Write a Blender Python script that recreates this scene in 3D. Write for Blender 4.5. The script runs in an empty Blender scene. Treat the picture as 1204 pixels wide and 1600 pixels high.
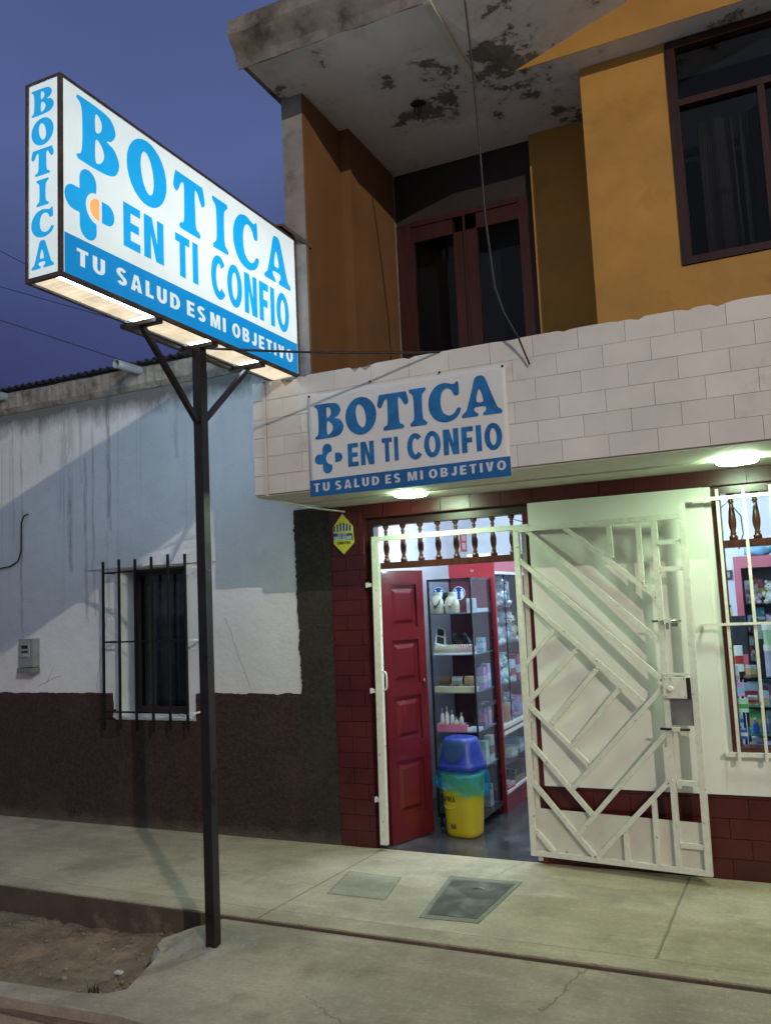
import bpy, bmesh, math, random
from mathutils import Vector, Matrix
random.seed(7)
SC = bpy.context.scene
COL = SC.collection
R = math.radians

# ------------------------------------------------------------------ camera
cam_d = bpy.data.cameras.new('camera'); cam = bpy.data.objects.new('camera', cam_d); COL.objects.link(cam)
cam_d.sensor_fit = 'HORIZONTAL'; cam_d.sensor_width = 36.0; cam_d.lens = 1325.0/1204*36
cam_d.clip_start = .05; cam_d.clip_end = 2000
cam.matrix_world = Matrix(((0.90597157, 0.08515576, 0.41468544, 0.0),
                           (0.42099907, -0.07839204, -0.90366724, -5.02722745),
                           (-0.04444443, 0.99327901, -0.10687146, 1.55),
                           (0, 0, 0, 1)))
SC.camera = cam
# ------------------------------------------------------------------ world: dusk sky
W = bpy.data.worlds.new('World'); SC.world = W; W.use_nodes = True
wn, wl = W.node_tree.nodes, W.node_tree.links
bg = wn['Background']
tc = wn.new('ShaderNodeTexCoord'); sx = wn.new('ShaderNodeSeparateXYZ'); wl.new(tc.outputs['Generated'], sx.inputs[0])
nz = wn.new('ShaderNodeTexNoise'); nz.inputs['Scale'].default_value = 1.9; nz.inputs['Detail'].default_value = 6
wl.new(tc.outputs['Generated'], nz.inputs['Vector'])
ma = wn.new('ShaderNodeMath'); ma.operation = 'MULTIPLY_ADD'; ma.inputs[1].default_value = .40; ma.inputs[2].default_value = -.20
wl.new(nz.outputs['Fac'], ma.inputs[0])
mb_ = wn.new('ShaderNodeMath'); mb_.operation = 'ADD'; wl.new(sx.outputs['Z'], mb_.inputs[0]); wl.new(ma.outputs[0], mb_.inputs[1])
rp = wn.new('ShaderNodeValToRGB'); wl.new(mb_.outputs[0], rp.inputs[0])
els = rp.color_ramp.elements
els[0].position = 0.0; els[0].color = (.013, .014, .040, 1)
els[1].position = 1.0; els[1].color = (.060, .085, .190, 1)
for p, c in ((.16, (.020, .024, .068, 1)), (.32, (.036, .046, .126, 1)), (.50, (.062, .088, .208, 1)), (.68, (.046, .066, .166, 1))):
    e = els.new(p); e.color = c
sky_fill = wn.new('ShaderNodeMapRange'); sky_fill.inputs[1].default_value = .05; sky_fill.inputs[2].default_value = 1.0; sky_fill.inputs[3].default_value = 0; sky_fill.inputs[4].default_value = 1  # unseen sky behind the camera brightened, added as soft fill on the facade
neg = wn.new('ShaderNodeMath'); neg.operation = 'MULTIPLY'; neg.inputs[1].default_value = -1; wl.new(sx.outputs['Y'], neg.inputs[0]); wl.new(neg.outputs[0], sky_fill.inputs[0])
addc = wn.new('ShaderNodeMix'); addc.data_type = 'RGBA'; addc.blend_type = 'MIX'; wl.new(sky_fill.outputs[0], addc.inputs[0]); wl.new(rp.outputs[0], addc.inputs[6]); addc.inputs[7].default_value = (.175, .185, .225, 1)
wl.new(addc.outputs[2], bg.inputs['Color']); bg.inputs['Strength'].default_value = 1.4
# ------------------------------------------------------------------ exposure / render
SC.view_settings.view_transform = 'Standard'; SC.view_settings.look = 'None'
SC.view_settings.exposure = 0.0; SC.view_settings.gamma = 1.0
SC.render.engine = 'CYCLES'
SC.cycles.use_denoising = True
SC.cycles.max_bounces = 7; SC.cycles.diffuse_bounces = 4; SC.cycles.glossy_bounces = 4; SC.cycles.transparent_max_bounces = 16
SC.cycles.sample_clamp_indirect = 4
# lamp strengths
STREET_W = 3300.0
CANOPY_L = 105.0
SHOP_L = 320.0
SIGN_L = .82
# the street lamp across the road (its pole and head are built further down, at the same place)
LAMP = Vector((7.7, -10.7, 7.7))
sl = bpy.data.lights.new('street_lamp_light', 'SPOT'); sl.energy = STREET_W; sl.color = (1.0, .87, .74)
sl.spot_size = R(110); sl.spot_blend = .5; sl.shadow_soft_size = .05
slo = bpy.data.objects.new('street_lamp_light', sl); COL.objects.link(slo); slo.location = LAMP
slo.rotation_euler = (Vector((-3.0, -.5, .8)) - LAMP).to_track_quat('-Z', 'Y').to_euler()

# ------------------------------------------------------------------ materials
def nodes_of(name):
    m = bpy.data.materials.new(name); m.use_nodes = True
    n, l = m.node_tree.nodes, m.node_tree.links
    return m, n, l, n['Principled BSDF']
def mix_rgb(n, l, fac, a, b, mode='MIX'):
    x = n.new('ShaderNodeMix'); x.data_type = 'RGBA'; x.blend_type = mode
    def put(sock, v):
        if isinstance(v, tuple): sock.default_value = v if len(v) == 4 else v + (1,)
        elif isinstance(v, (int, float)): sock.default_value = v
        else: l.new(v, sock)
    put(x.inputs[0], fac); put(x.inputs[6], a); put(x.inputs[7], b)
    return x.outputs[2]
def noise(n, l, vec, scale, detail=5, rough=.6):
    t = n.new('ShaderNodeTexNoise'); t.inputs['Scale'].default_value = scale; t.inputs['Detail'].default_value = detail
    t.inputs['Roughness'].default_value = rough; l.new(vec, t.inputs['Vector']); return t.outputs['Fac']
def ramp(n, l, v, lo, hi, a=0.0, b=1.0):
    r = n.new('ShaderNodeMapRange'); r.inputs[1].default_value = lo; r.inputs[2].default_value = hi
    r.inputs[3].default_value = a; r.inputs[4].default_value = b; l.new(v, r.inputs[0]); return r.outputs[0]
def math_(n, l, op, a, b=None, c=None):
    x = n.new('ShaderNodeMath'); x.operation = op
    for i, v in enumerate((a, b, c)):
        if v is None: continue
        if isinstance(v, (int, float)): x.inputs[i].default_value = v
        else: l.new(v, x.inputs[i])
    return x.outputs[0]
def coords(n, l, scale=(1, 1, 1), loc=(0, 0, 0)):
    t = n.new('ShaderNodeTexCoord'); mp = n.new('ShaderNodeMapping')
    mp.inputs['Scale'].default_value = scale; mp.inputs['Location'].default_value = loc
    l.new(t.outputs['Object'], mp.inputs[0]); return mp.outputs[0]
def bump(n, l, p, h, strength=.3, dist=.01):
    b = n.new('ShaderNodeBump'); b.inputs['Strength'].default_value = strength; b.inputs['Distance'].default_value = dist
    l.new(h, b.inputs['Height']); l.new(b.outputs[0], p.inputs['Normal'])
def mat(name, col, rough=.55, var=.12, scale=6, bmp=.15, bscale=80, metal=0.0, col2=None, blo=.55, bhi=.7, rvar=.1, bdist=.004, coat=0, isl=0):
    """a plain procedural paint / plaster / plastic with mottled tone, optional blotches of col2 and a fine bump"""
    m, n, l, p = nodes_of(name); v = coords(n, l)
    f = noise(n, l, v, scale)
    lo = tuple(max(0, c*(1-var)) for c in col); hi = tuple(min(1, c*(1+var)) for c in col)
    c = mix_rgb(n, l, ramp(n, l, f, .3, .7), lo, hi)
    if col2:
        g = noise(n, l, v, scale*.7+1.3, 8, .68)
        c = mix_rgb(n, l, ramp(n, l, g, blo, bhi), c, col2)
    if isl:
        ge = n.new('ShaderNodeNewGeometry'); c = mix_rgb(n, l, 1.0, c, math_(n, l, 'MULTIPLY_ADD', ge.outputs['Random Per Island'], isl*2, 1-isl), 'MULTIPLY')
    l.new(c, p.inputs['Base Color'])
    l.new(ramp(n, l, f, .3, .7, max(.02, rough-rvar), min(1, rough+rvar)), p.inputs['Roughness'])
    p.inputs['Metallic'].default_value = metal
    if coat: p.inputs['Coat Weight'].default_value = coat
    if bmp: bump(n, l, p, noise(n, l, v, bscale, 4), bmp, bdist)
    return m
def emit(name, col, strength, var=.0, scale=3):
    m, n, l, p = nodes_of(name)
    p.inputs['Base Color'].default_value = col + (1,); p.inputs['Roughness'].default_value = .35
    p.inputs['Emission Color'].default_value = col + (1,); p.inputs['Emission Strength'].default_value = strength
    if var:
        f = noise(n, l, coords(n, l), scale, 2)
        l.new(ramp(n, l, f, .3, .7, strength*(1-var), strength*(1+var)), p.inputs['Emission Strength'])
    return m
def lightbox(name, col, strength, base=.35):
    """backlit panel: brightest along the tubes, dimmer toward the corners, slightly dirty"""
    m, n, l, p = nodes_of(name); v = coords(n, l); s = n.new('ShaderNodeSeparateXYZ'); l.new(v, s.inputs[0])
    def bell(sock, c, w): return math_(n, l, 'EXPONENT', math_(n, l, 'MULTIPLY', math_(n, l, 'POWER', math_(n, l, 'ABSOLUTE', math_(n, l, 'MULTIPLY_ADD', sock, 1/w, -c/w)), 2.0), -1.0))
    k = math_(n, l, 'MULTIPLY_ADD', math_(n, l, 'MULTIPLY', bell(s.outputs[2], 3.34, .40), bell(s.outputs[1], .12, 1.0)), .50, .60)
    k = math_(n, l, 'MULTIPLY', k, ramp(n, l, noise(n, l, v, 7, 5), .3, .7, .94, 1.04))
    l.new(math_(n, l, 'MULTIPLY', k, strength), p.inputs['Emission Strength'])
    p.inputs['Base Color'].default_value = tuple(c*base for c in col)+(1,); p.inputs['Emission Color'].default_value = col+(1,); p.inputs['Roughness'].default_value = .3
    return m
def glass(name, tint=(.93, .97, 1), refl=.03):
    m = bpy.data.materials.new(name); m.use_nodes = True; n, l = m.node_tree.nodes, m.node_tree.links
    n.remove(n['Principled BSDF']); o = n['Material Output']
    t = n.new('ShaderNodeBsdfTransparent'); t.inputs[0].default_value = tint + (1,)
    g = n.new('ShaderNodeBsdfGlossy'); g.inputs['Roughness'].default_value = .03
    fr = n.new('ShaderNodeFresnel'); fr.inputs[0].default_value = 1.45
    x = n.new('ShaderNodeMixShader'); l.new(math_(n, l, 'MULTIPLY', fr.outputs[0], refl*7), x.inputs[0])
    l.new(t.outputs[0], x.inputs[1]); l.new(g.outputs[0], x.inputs[2]); l.new(x.outputs[0], o.inputs[0])
    return m
def line_mask(n, l, pos, a, b, w, wob=None):
    """1 near the line through a,b (x,y), 0 away"""
    dx, dy = b[0]-a[0], b[1]-a[1]; L = math.hypot(dx, dy); nx, ny = -dy/L, dx/L; c = -(nx*a[0]+ny*a[1])
    s = n.new('ShaderNodeSeparateXYZ'); l.new(pos, s.inputs[0])
    d = math_(n, l, 'ADD', math_(n, l, 'MULTIPLY_ADD', s.outputs[0], nx, c), math_(n, l, 'MULTIPLY', s.outputs[1], ny))
    if wob is not None: d = math_(n, l, 'ADD', d, wob)
    d = math_(n, l, 'ABSOLUTE', d)
    msk = ramp(n, l, d, w*.6, w*1.4, 1, 0)
    t = math_(n, l, 'ADD', math_(n, l, 'MULTIPLY_ADD', s.outputs[0], dx/L, -(a[0]*dx+a[1]*dy)/L), math_(n, l, 'MULTIPLY', s.outputs[1], dy/L))
    inr = math_(n, l, 'MULTIPLY', ramp(n, l, t, -.01, .01), ramp(n, l, t, L-.01, L+.01, 1, 0))
    return math_(n, l, 'MULTIPLY', msk, inr)
def concrete(name, col, dark, lines=(), rough=.8, grain=.35):
    m, n, l, p = nodes_of(name); v = coords(n, l)
    big = noise(n, l, v, 1.3, 6, .62); mid = noise(n, l, v, 7, 6, .65); fine = noise(n, l, v, 48, 5, .75)
    v2 = coords(n, l, (1.2, 5, 1)); tro = noise(n, l, v2, 2.2, 5, .6)
    c = mix_rgb(n, l, ramp(n, l, big, .35, .68), dark, col)
    c = mix_rgb(n, l, ramp(n, l, mid, .3, .75, 0, .55), c, tuple(x*.68 for x in col))
    c = mix_rgb(n, l, ramp(n, l, tro, .5, .75, 0, .35), c, tuple(min(1, x*1.25) for x in col))
    c = mix_rgb(n, l, ramp(n, l, fine, .52, .70, 0, .55), c, tuple(x*.5 for x in col)); c = mix_rgb(n, l, ramp(n, l, fine, .45, .32, 0, .40), c, tuple(min(1, x*1.3) for x in col))
    stn = noise(n, l, coords(n, l, (1, 1, 1), (7.3, 2.1, 0)), 2.6, 8, .7); c = mix_rgb(n, l, ramp(n, l, stn, .50, .68, 0, .75), c, tuple(x*.42 for x in col))
    vo = n.new('ShaderNodeTexVoronoi'); vo.inputs['Scale'].default_value = 5.5; l.new(v, vo.inputs['Vector'])
    c = mix_rgb(n, l, ramp(n, l, vo.outputs['Distance'], .035, .075, .45, 0), c, tuple(x*.3 for x in col))
    grit = noise(n, l, v, 320, 2, .6); c = mix_rgb(n, l, ramp(n, l, grit, .60, .72, 0, .5), c, tuple(x*.35 for x in col)); c = mix_rgb(n, l, ramp(n, l, grit, .40, .28, 0, .35), c, tuple(min(1, x*1.5) for x in col))
    h = math_(n, l, 'MULTIPLY_ADD', fine, .35, math_(n, l, 'MULTIPLY_ADD', grit, .2, math_(n, l, 'MULTIPLY', mid, .8)))
    wob = math_(n, l, 'MULTIPLY_ADD', noise(n, l, v, 9, 4), .03, -.015)
    wob2 = math_(n, l, 'MULTIPLY_ADD', noise(n, l, v, 6, 6, .75), .14, -.07)
    for a, b, w, kind in lines:
        k = line_mask(n, l, v, a, b, w, wob2 if kind == 'crack' else (math_(n, l, 'MULTIPLY', wob, .25)))
        c = mix_rgb(n, l, math_(n, l, 'MULTIPLY', k, .62 if kind != 'faint' else .3), c, tuple(x*.3 for x in col))
        h = math_(n, l, 'SUBTRACT', h, math_(n, l, 'MULTIPLY', k, 1.3))
    l.new(c, p.inputs['Base Color']); l.new(ramp(n, l, mid, .3, .7, rough-.18, rough+.08), p.inputs['Roughness'])
    bump(n, l, p, h, grain*1.6, .008)
    return m
def plaster_wall(name, col, streak, top):
    """lime plaster with rain streaks running down from the eaves, and grime"""
    m, n, l, p = nodes_of(name); v = coords(n, l)
    s = n.new('ShaderNodeSeparateXYZ'); l.new(v, s.inputs[0])
    big = noise(n, l, v, 1.1, 5); mid = noise(n, l, v, 9, 6, .65); fine = noise(n, l, v, 38, 6, .7)
    c = mix_rgb(n, l, ramp(n, l, big, .35, .65), tuple(x*.84 for x in col), col); c = mix_rgb(n, l, ramp(n, l, fine, .55, .72, 0, .22), c, tuple(x*.6 for x in col))
    c = mix_rgb(n, l, ramp(n, l, mid, .55, .8, 0, .25), c, tuple(x*.7 for x in col))
    vs = coords(n, l, (17, 1, .16)); st = noise(n, l, vs, 1.0, 6, .75)
    vs2 = coords(n, l, (3.1, 1, .55), (4.2, 0, 0)); st2 = noise(n, l, vs2, 1.0, 3, .5)
    drip = math_(n, l, 'MULTIPLY', ramp(n, l, st, .54, .64), ramp(n, l, st2, .47, .62))
    drip = math_(n, l, 'MULTIPLY', drip, ramp(n, l, s.outputs[2], top-2.1, top-.35, .0, 1))
    c = mix_rgb(n, l, math_(n, l, 'MULTIPLY', drip, .4), c, streak)
    cb = n.new('ShaderNodeCombineXYZ'); l.new(s.outputs[0], cb.inputs[0]); l.new(s.outputs[2], cb.inputs[1])
    wb = math_(n, l, 'MULTIPLY_ADD', noise(n, l, v, 3, 4), .05, -.025); wf_ = math_(n, l, 'MULTIPLY_ADD', noise(n, l, v, 11, 6, .7), .05, -.025)
    fade = ramp(n, l, noise(n, l, coords(n, l, (14, 1, 2.2)), 2, 6, .75), .36, .62)
    for x_, za, zb, w_, k_ in ((.31, 3.2, 1.35, .014, .45), (.21, 3.15, 2.1, .012, .35), (.80, 3.25, 2.75, .07, .5), (.835, 2.75, 1.9, .02, .55), (.955, 3.2, 2.6, .018, .4), (1.0, 2.8, 1.5, .016, .45), (1.08, 3.2, 1.55, .012, .4), (1.235, 3.25, 2.2, .020, .7), (1.22, 2.2, 1.6, .012, .35), (.52, 3.2, 2.8, .02, .35), (1.9, 3.2, 2.7, .02, .3), (3.02, 2.2, .98, .014, .3), (-.4, 3.2, 1.8, .02, .4), (-.9, 3.2, 2.2, .03, .4)):
        q_ = math_(n, l, 'MULTIPLY', line_mask(n, l, cb.outputs[0], (x_, za), (x_+.012, zb), w_, wb), fade)
        c = mix_rgb(n, l, math_(n, l, 'MULTIPLY', q_, k_*1.15), c, streak)
    for a_, b_ in (((.50, 1.02), (.74, 1.10)), ((.60, 1.05), (.66, 1.16)), ((2.3, 1.5), (2.5, 1.02)), ((1.1, .99), (1.2, 1.5))):
        c = mix_rgb(n, l, math_(n, l, 'MULTIPLY', line_mask(n, l, cb.outputs[0], a_, b_, .0035, wf_), .55), c, streak)
    pt = noise(n, l, v, 2.6, 8, .7); c = mix_rgb(n, l, ramp(n, l, pt, .60, .64, 0, .22), c, tuple(x*.72 for x in col))
    z = math_(n, l, 'MULTIPLY_ADD', noise(n, l, coords(n, l, (5, 1, 2)), 1.5, 6, .7), .28, s.outputs[2])
    edge = ramp(n, l, z, top+.02, top+.17)
    c = mix_rgb(n, l, math_(n, l, 'MULTIPLY', edge, .85), c, tuple(x*.3 for x in streak))
    l.new(c, p.inputs['Base Color']); p.inputs['Roughness'].default_value = .88
    bump(n, l, p, math_(n, l, 'MULTIPLY_ADD', fine, .5, mid), .5, .014)
    return m
def roughcast(name, col, worn, dust):
    """splattered brown render: coarse grain, rubbed patches, chips and road dust along the foot"""
    m, n, l, p = nodes_of(name); v = coords(n, l); s = n.new('ShaderNodeSeparateXYZ'); l.new(v, s.inputs[0])
    g = noise(n, l, v, 42, 6, .75); big = noise(n, l, v, 2.2, 6, .65); chip = noise(n, l, v, 26, 7, .75)
    c = mix_rgb(n, l, ramp(n, l, g, .35, .7), tuple(x*.40 for x in col), tuple(x*1.75 for x in col))
    c = mix_rgb(n, l, ramp(n, l, big, .5, .72, 0, .8), c, worn)
    area = noise(n, l, v, 1.4, 2); ck = math_(n, l, 'MULTIPLY', ramp(n, l, chip, .63, .67), ramp(n, l, area, .50, .62))
    c = mix_rgb(n, l, math_(n, l, 'MULTIPLY', ck, .7), c, dust)
    z = math_(n, l, 'MULTIPLY_ADD', noise(n, l, v, 9, 5, .7), -.16, s.outputs[2])
    c = mix_rgb(n, l, ramp(n, l, z, -.075, .0, .55, 0), c, dust)
    l.new(c, p.inputs['Base Color']); p.inputs['Roughness'].default_value = .85
    bump(n, l, p, math_(n, l, 'MULTIPLY_ADD', g, 1.0, math_(n, l, 'MULTIPLY', chip, .5)), 1.0, .028); return m
def peeling(name, paint, bare, amount=.57):
    m, n, l, p = nodes_of(name); v = coords(n, l)
    mask = noise(n, l, coords(n, l, (1, 1, 1), (3.1, 1.7, 0)), 1.25, 3, .5); patch = noise(n, l, v, 4.2, 9, .72)
    k = math_(n, l, 'ADD', math_(n, l, 'MULTIPLY', mask, .45), math_(n, l, 'MULTIPLY', patch, .62))
    pk = ramp(n, l, k, amount, amount+.018)
    big = noise(n, l, v, 1.6, 5); mid = noise(n, l, v, 12, 6)
    c = mix_rgb(n, l, ramp(n, l, big, .35, .65), tuple(x*.78 for x in paint), paint)
    c = mix_rgb(n, l, ramp(n, l, k, amount-.07, amount, 0, .5), c, tuple(x*.62 for x in paint))
    b = mix_rgb(n, l, ramp(n, l, mid, .35, .65), tuple(x*.6 for x in bare), bare)
    l.new(mix_rgb(n, l, pk, c, b), p.inputs['Base Color']); p.inputs['Roughness'].default_value = .9
    bump(n, l, p, math_(n, l, 'MULTIPLY_ADD', pk, -1.0, math_(n, l, 'MULTIPLY', mid, .3)), .5, .008)
    return m
def wood(name, col, rough=.35):
    m, n, l, p = nodes_of(name); v = coords(n, l, (14, 14, 1.2))
    f = noise(n, l, v, 2.5, 6, .6)
    l.new(mix_rgb(n, l, ramp(n, l, f, .35, .7), tuple(x*.6 for x in col), tuple(x*1.15 for x in col)), p.inputs['Base Color'])
    p.inputs['Roughness'].default_value = rough; bump(n, l, p, f, .12, .003); return m

X = {}
X['sidewalk'] = concrete('sidewalk_concrete', (.58, .49, .335), (.29, .245, .165), [
    ((-.585, -.02), (-.615, -1.15), .006, 'joint'), ((-2.43, -.02), (-2.533, -1.28), .006, 'joint'),
    ((-9, -1.15), (6, -1.15), .004, 'faint'), ((-2.429, -.47), (-2.093, -.489), .005, 'joint'), ((-2.093, -.489), (-2.026, -.846), .005, 'joint'),
    ((-2.429, -.47), (-2.369, -.85), .005, 'joint'), ((-2.369, -.85), (-2.026, -.846), .006, 'joint'),
    ((-1.60, -.30), (-1.50, -.02), .003, 'crack'), ((1.3, 0), (1.27, -1.15), .006, 'joint'), ((-5.9, -.02), (-6.0, -1.28), .006, 'joint')])
X['apron'] = concrete('apron_concrete', (.50, .415, .30), (.25, .205, .15), [
    ((-.86, -1.17), (-.96, -1.72), .004, 'crack'), ((-1.9, -1.9), (-1.2, -2.3), .003, 'crack')])
X['kerb_face'] = mat('kerb_red_earth', (.095, .066, .046), .9, .3, 6, .4, 60, col2=(.2, .15, .11))
X['rubble'] = concrete('rough_concrete', (.46, .42, .33), (.2, .18, .14), (), .9, 1.0)
X['road'] = mat('road_worn_concrete', (.30, .27, .23), .92, .2, 3, .5, 50)
X['dirt'] = mat('dirt_brown', (.24, .17, .108), .95, .32, 5, .7, 45, col2=(.14, .09, .055), blo=.5, bhi=.7, bdist=.02)
X['plaster'] = plaster_wall('white_lime_plaster', (.74, .735, .72), (.19, .175, .16), 3.17)
X['plaster_plain'] = mat('white_plaster_plain', (.72, .71, .69), .85, .1, 4, .2, 50)
X['dado'] = roughcast('dark_brown_roughcast', (.050, .0225, .0185), (.085, .044, .036), (.20, .155, .11))
X['dado_black'] = roughcast('dark_pebble_dash', (.034, .026, .019), (.056, .046, .034), (.16, .14, .10))
X['eave'] = mat('weathered_cement', (.30, .27, .225), .9, .3, 5, .5, 40, col2=(.09, .075, .06), blo=.48, bhi=.66)
X['roof_metal'] = mat('dark_roof_sheet', (.03, .03, .035), .6, .2, 4, .1, 30, metal=.3)
X['pvc'] = mat('grey_pvc', (.24, .255, .26), .45, .12, 8, .05, 30)
X['pole_iron'] = mat('sooty_pole_enamel', (.012, .010, .010), .34, .3, 10, .12, 50, col2=(.035, .02, .014), blo=.62, bhi=.8)
X['iron'] = mat('black_iron', (.022, .018, .017), .42, .3, 12, .15, 60, metal=.55, col2=(.08, .04, .025), blo=.6, bhi=.78)
X['rust_iron'] = mat('rusty_brown_iron', (.052, .034, .026), .5, .35, 10, .25, 60, metal=.35, col2=(.10, .05, .028), blo=.55, bhi=.75)
X['white_tile'] = mat('cream_wall_tile', (.72, .68, .61), .34, .08, 3, .06, 25, rvar=.06, isl=.045, col2=(.40, .35, .29), blo=.60, bhi=.85)
X['grout'] = mat('tile_grout', (.36, .32, .27), .9, .2, 20, .3, 80)
X['red_tile'] = mat('glossy_oxblood_tile', (.072, .0085, .008), .34, .22, 5, .05, 20, rvar=.07, isl=.10)
X['red_grout'] = mat('oxblood_grout', (.075, .012, .010), .8, .2, 20, .2, 80)
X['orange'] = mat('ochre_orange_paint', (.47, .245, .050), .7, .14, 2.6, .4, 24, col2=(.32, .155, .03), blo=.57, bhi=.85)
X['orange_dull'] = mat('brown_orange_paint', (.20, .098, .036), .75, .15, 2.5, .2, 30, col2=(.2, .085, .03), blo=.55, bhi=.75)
X['conc_col'] = mat('grey_cement_column', (.31, .29, .27), .9, .2, 6, .35, 40, col2=(.13, .12, .11), blo=.55, bhi=.75)
X['slab'] = mat('mouldy_cement', (.28, .25, .21), .92, .28, 4, .5, 35, col2=(.075, .06, .05), blo=.46, bhi=.66)
X['soffit'] = peeling('peeling_white_soffit', (.82, .82, .79), (.22, .225, .19), .603)
X['canopy_soffit'] = mat('cream_soffit_paint', (.60, .60, .50), .7, .07, 3, .1, 20)
X['panel_white'] = mat('ivory_wall_paint', (.75, .745, .67), .42, .05, 2.5, .06, 14, rvar=.06)
X['dark_wood'] = wood('dark_red_wood', (.040, .011, .009))
X['house_wood'] = wood('near_black_wood', (.018, .009, .007), .5)
X['brown_wood'] = wood('varnished_brown_wood', (.085, .022, .011), .25)
X['red_door'] = mat('glossy_red_enamel', (.105, .009, .013), .22, .12, 3, .06, 14, rvar=.06, coat=.3)
X['red_cab'] = mat('crimson_cabinet_paint', (.17, .010, .016), .35, .1, 3, .04, 20)
X['pink_cab'] = mat('rose_cabinet_paint', (.44, .10, .14), .38, .08, 3, .04, 20)
X['gate_paint'] = mat('ivory_gate_enamel', (.70, .685, .59), .42, .10, 34, .25, 60, col2=(.20, .12, .07), blo=.64, bhi=.68)
X['gate_sheet'] = mat('ivory_gate_sheet', (.64, .61, .52), .45, .08, 9, .25, 14, col2=(.24, .15, .09), blo=.67, bhi=.72)
X['steel'] = mat('brushed_grey_steel', (.33, .33, .31), .35, .15, 12, .1, 60, metal=.7)
X['dark_hole'] = mat('dark_recess', (.012, .010, .010), .8, .2, 5, 0)
X['upper_door'] = wood('oxblood_door_wood', (.058, .013, .010), .5)
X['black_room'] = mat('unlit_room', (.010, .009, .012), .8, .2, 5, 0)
X['curtain'] = mat('brown_curtain_cloth', (.045, .032, .026), .9, .3, 14, .2, 30)
X['grey_curtain'] = mat('grey_curtain_cloth', (.10, .10, .095), .9, .3, 14, .2, 30)
X['pane'] = glass('window_glass')
X['pane_dark'] = glass('dusk_window_glass', (.75, .78, .82), .07)
X['shop_wall'] = mat('shop_white_wall', (.72, .75, .79), .6, .05, 3, .08, 30)
X['shop_floor'] = mat('polished_dark_floor', (.045, .042, .048), .22, .4, 4, .08, 18, col2=(.11, .105, .10), blo=.5, bhi=.72)
X['black_metal'] = mat('black_cabinet_metal', (.016, .017, .022), .3, .2, 8, .03, 30, metal=.3)
X['cable'] = mat('black_cable', (.012, .012, .013), .5, .2, 20, 0)
X['banner'] = mat('white_banner_cloth', (.74, .735, .71), .6, .05, 4, .12, 9, bdist=.012)
X['banner_blue'] = mat('hand_painted_blue', (.010, .155, .40), .5, .38, 11, .15, 30, col2=(.004, .085, .27), blo=.5, bhi=.68)
X['banner_band'] = mat('painted_blue_band', (.008, .115, .33), .5, .15, 6, .1, 20)
X['banner_white'] = mat('painted_white_letter', (.62, .66, .68), .5, .06, 10, .1, 20)
X['sign_white'] = lightbox('lit_sign_white', (.84, .955, .97), SIGN_L*1.15)
X['sign_white_rear'] = emit('lit_sign_white_rear', (.52, .79, 1.0), 15.0, .10, 1.6)
X['sign_blue'] = lightbox('lit_sign_blue', (.010, .40, .85), 1.04)
X['sign_band'] = lightbox('lit_sign_band', (.006, .27, .66), 1.05)
X['sign_orange'] = emit('lit_sign_orange', (.95, .42, .14), .75)
X['sign_tray'] = emit('lit_sign_tray', (.95, .80, .58), .80, .22, 9)
X['tube'] = emit('fluorescent_tube', (.93, .97, 1.0), 7.0)
X['canopy_led'] = emit('led_panel', (.69, 1.0, .66), CANOPY_L)
X['shop_led'] = emit('shop_lamp_tube', (.63, .81, 1.0), SHOP_L)
X['street_led'] = emit('street_lamp_lens', (1.0, .86, .76), 12)

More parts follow.
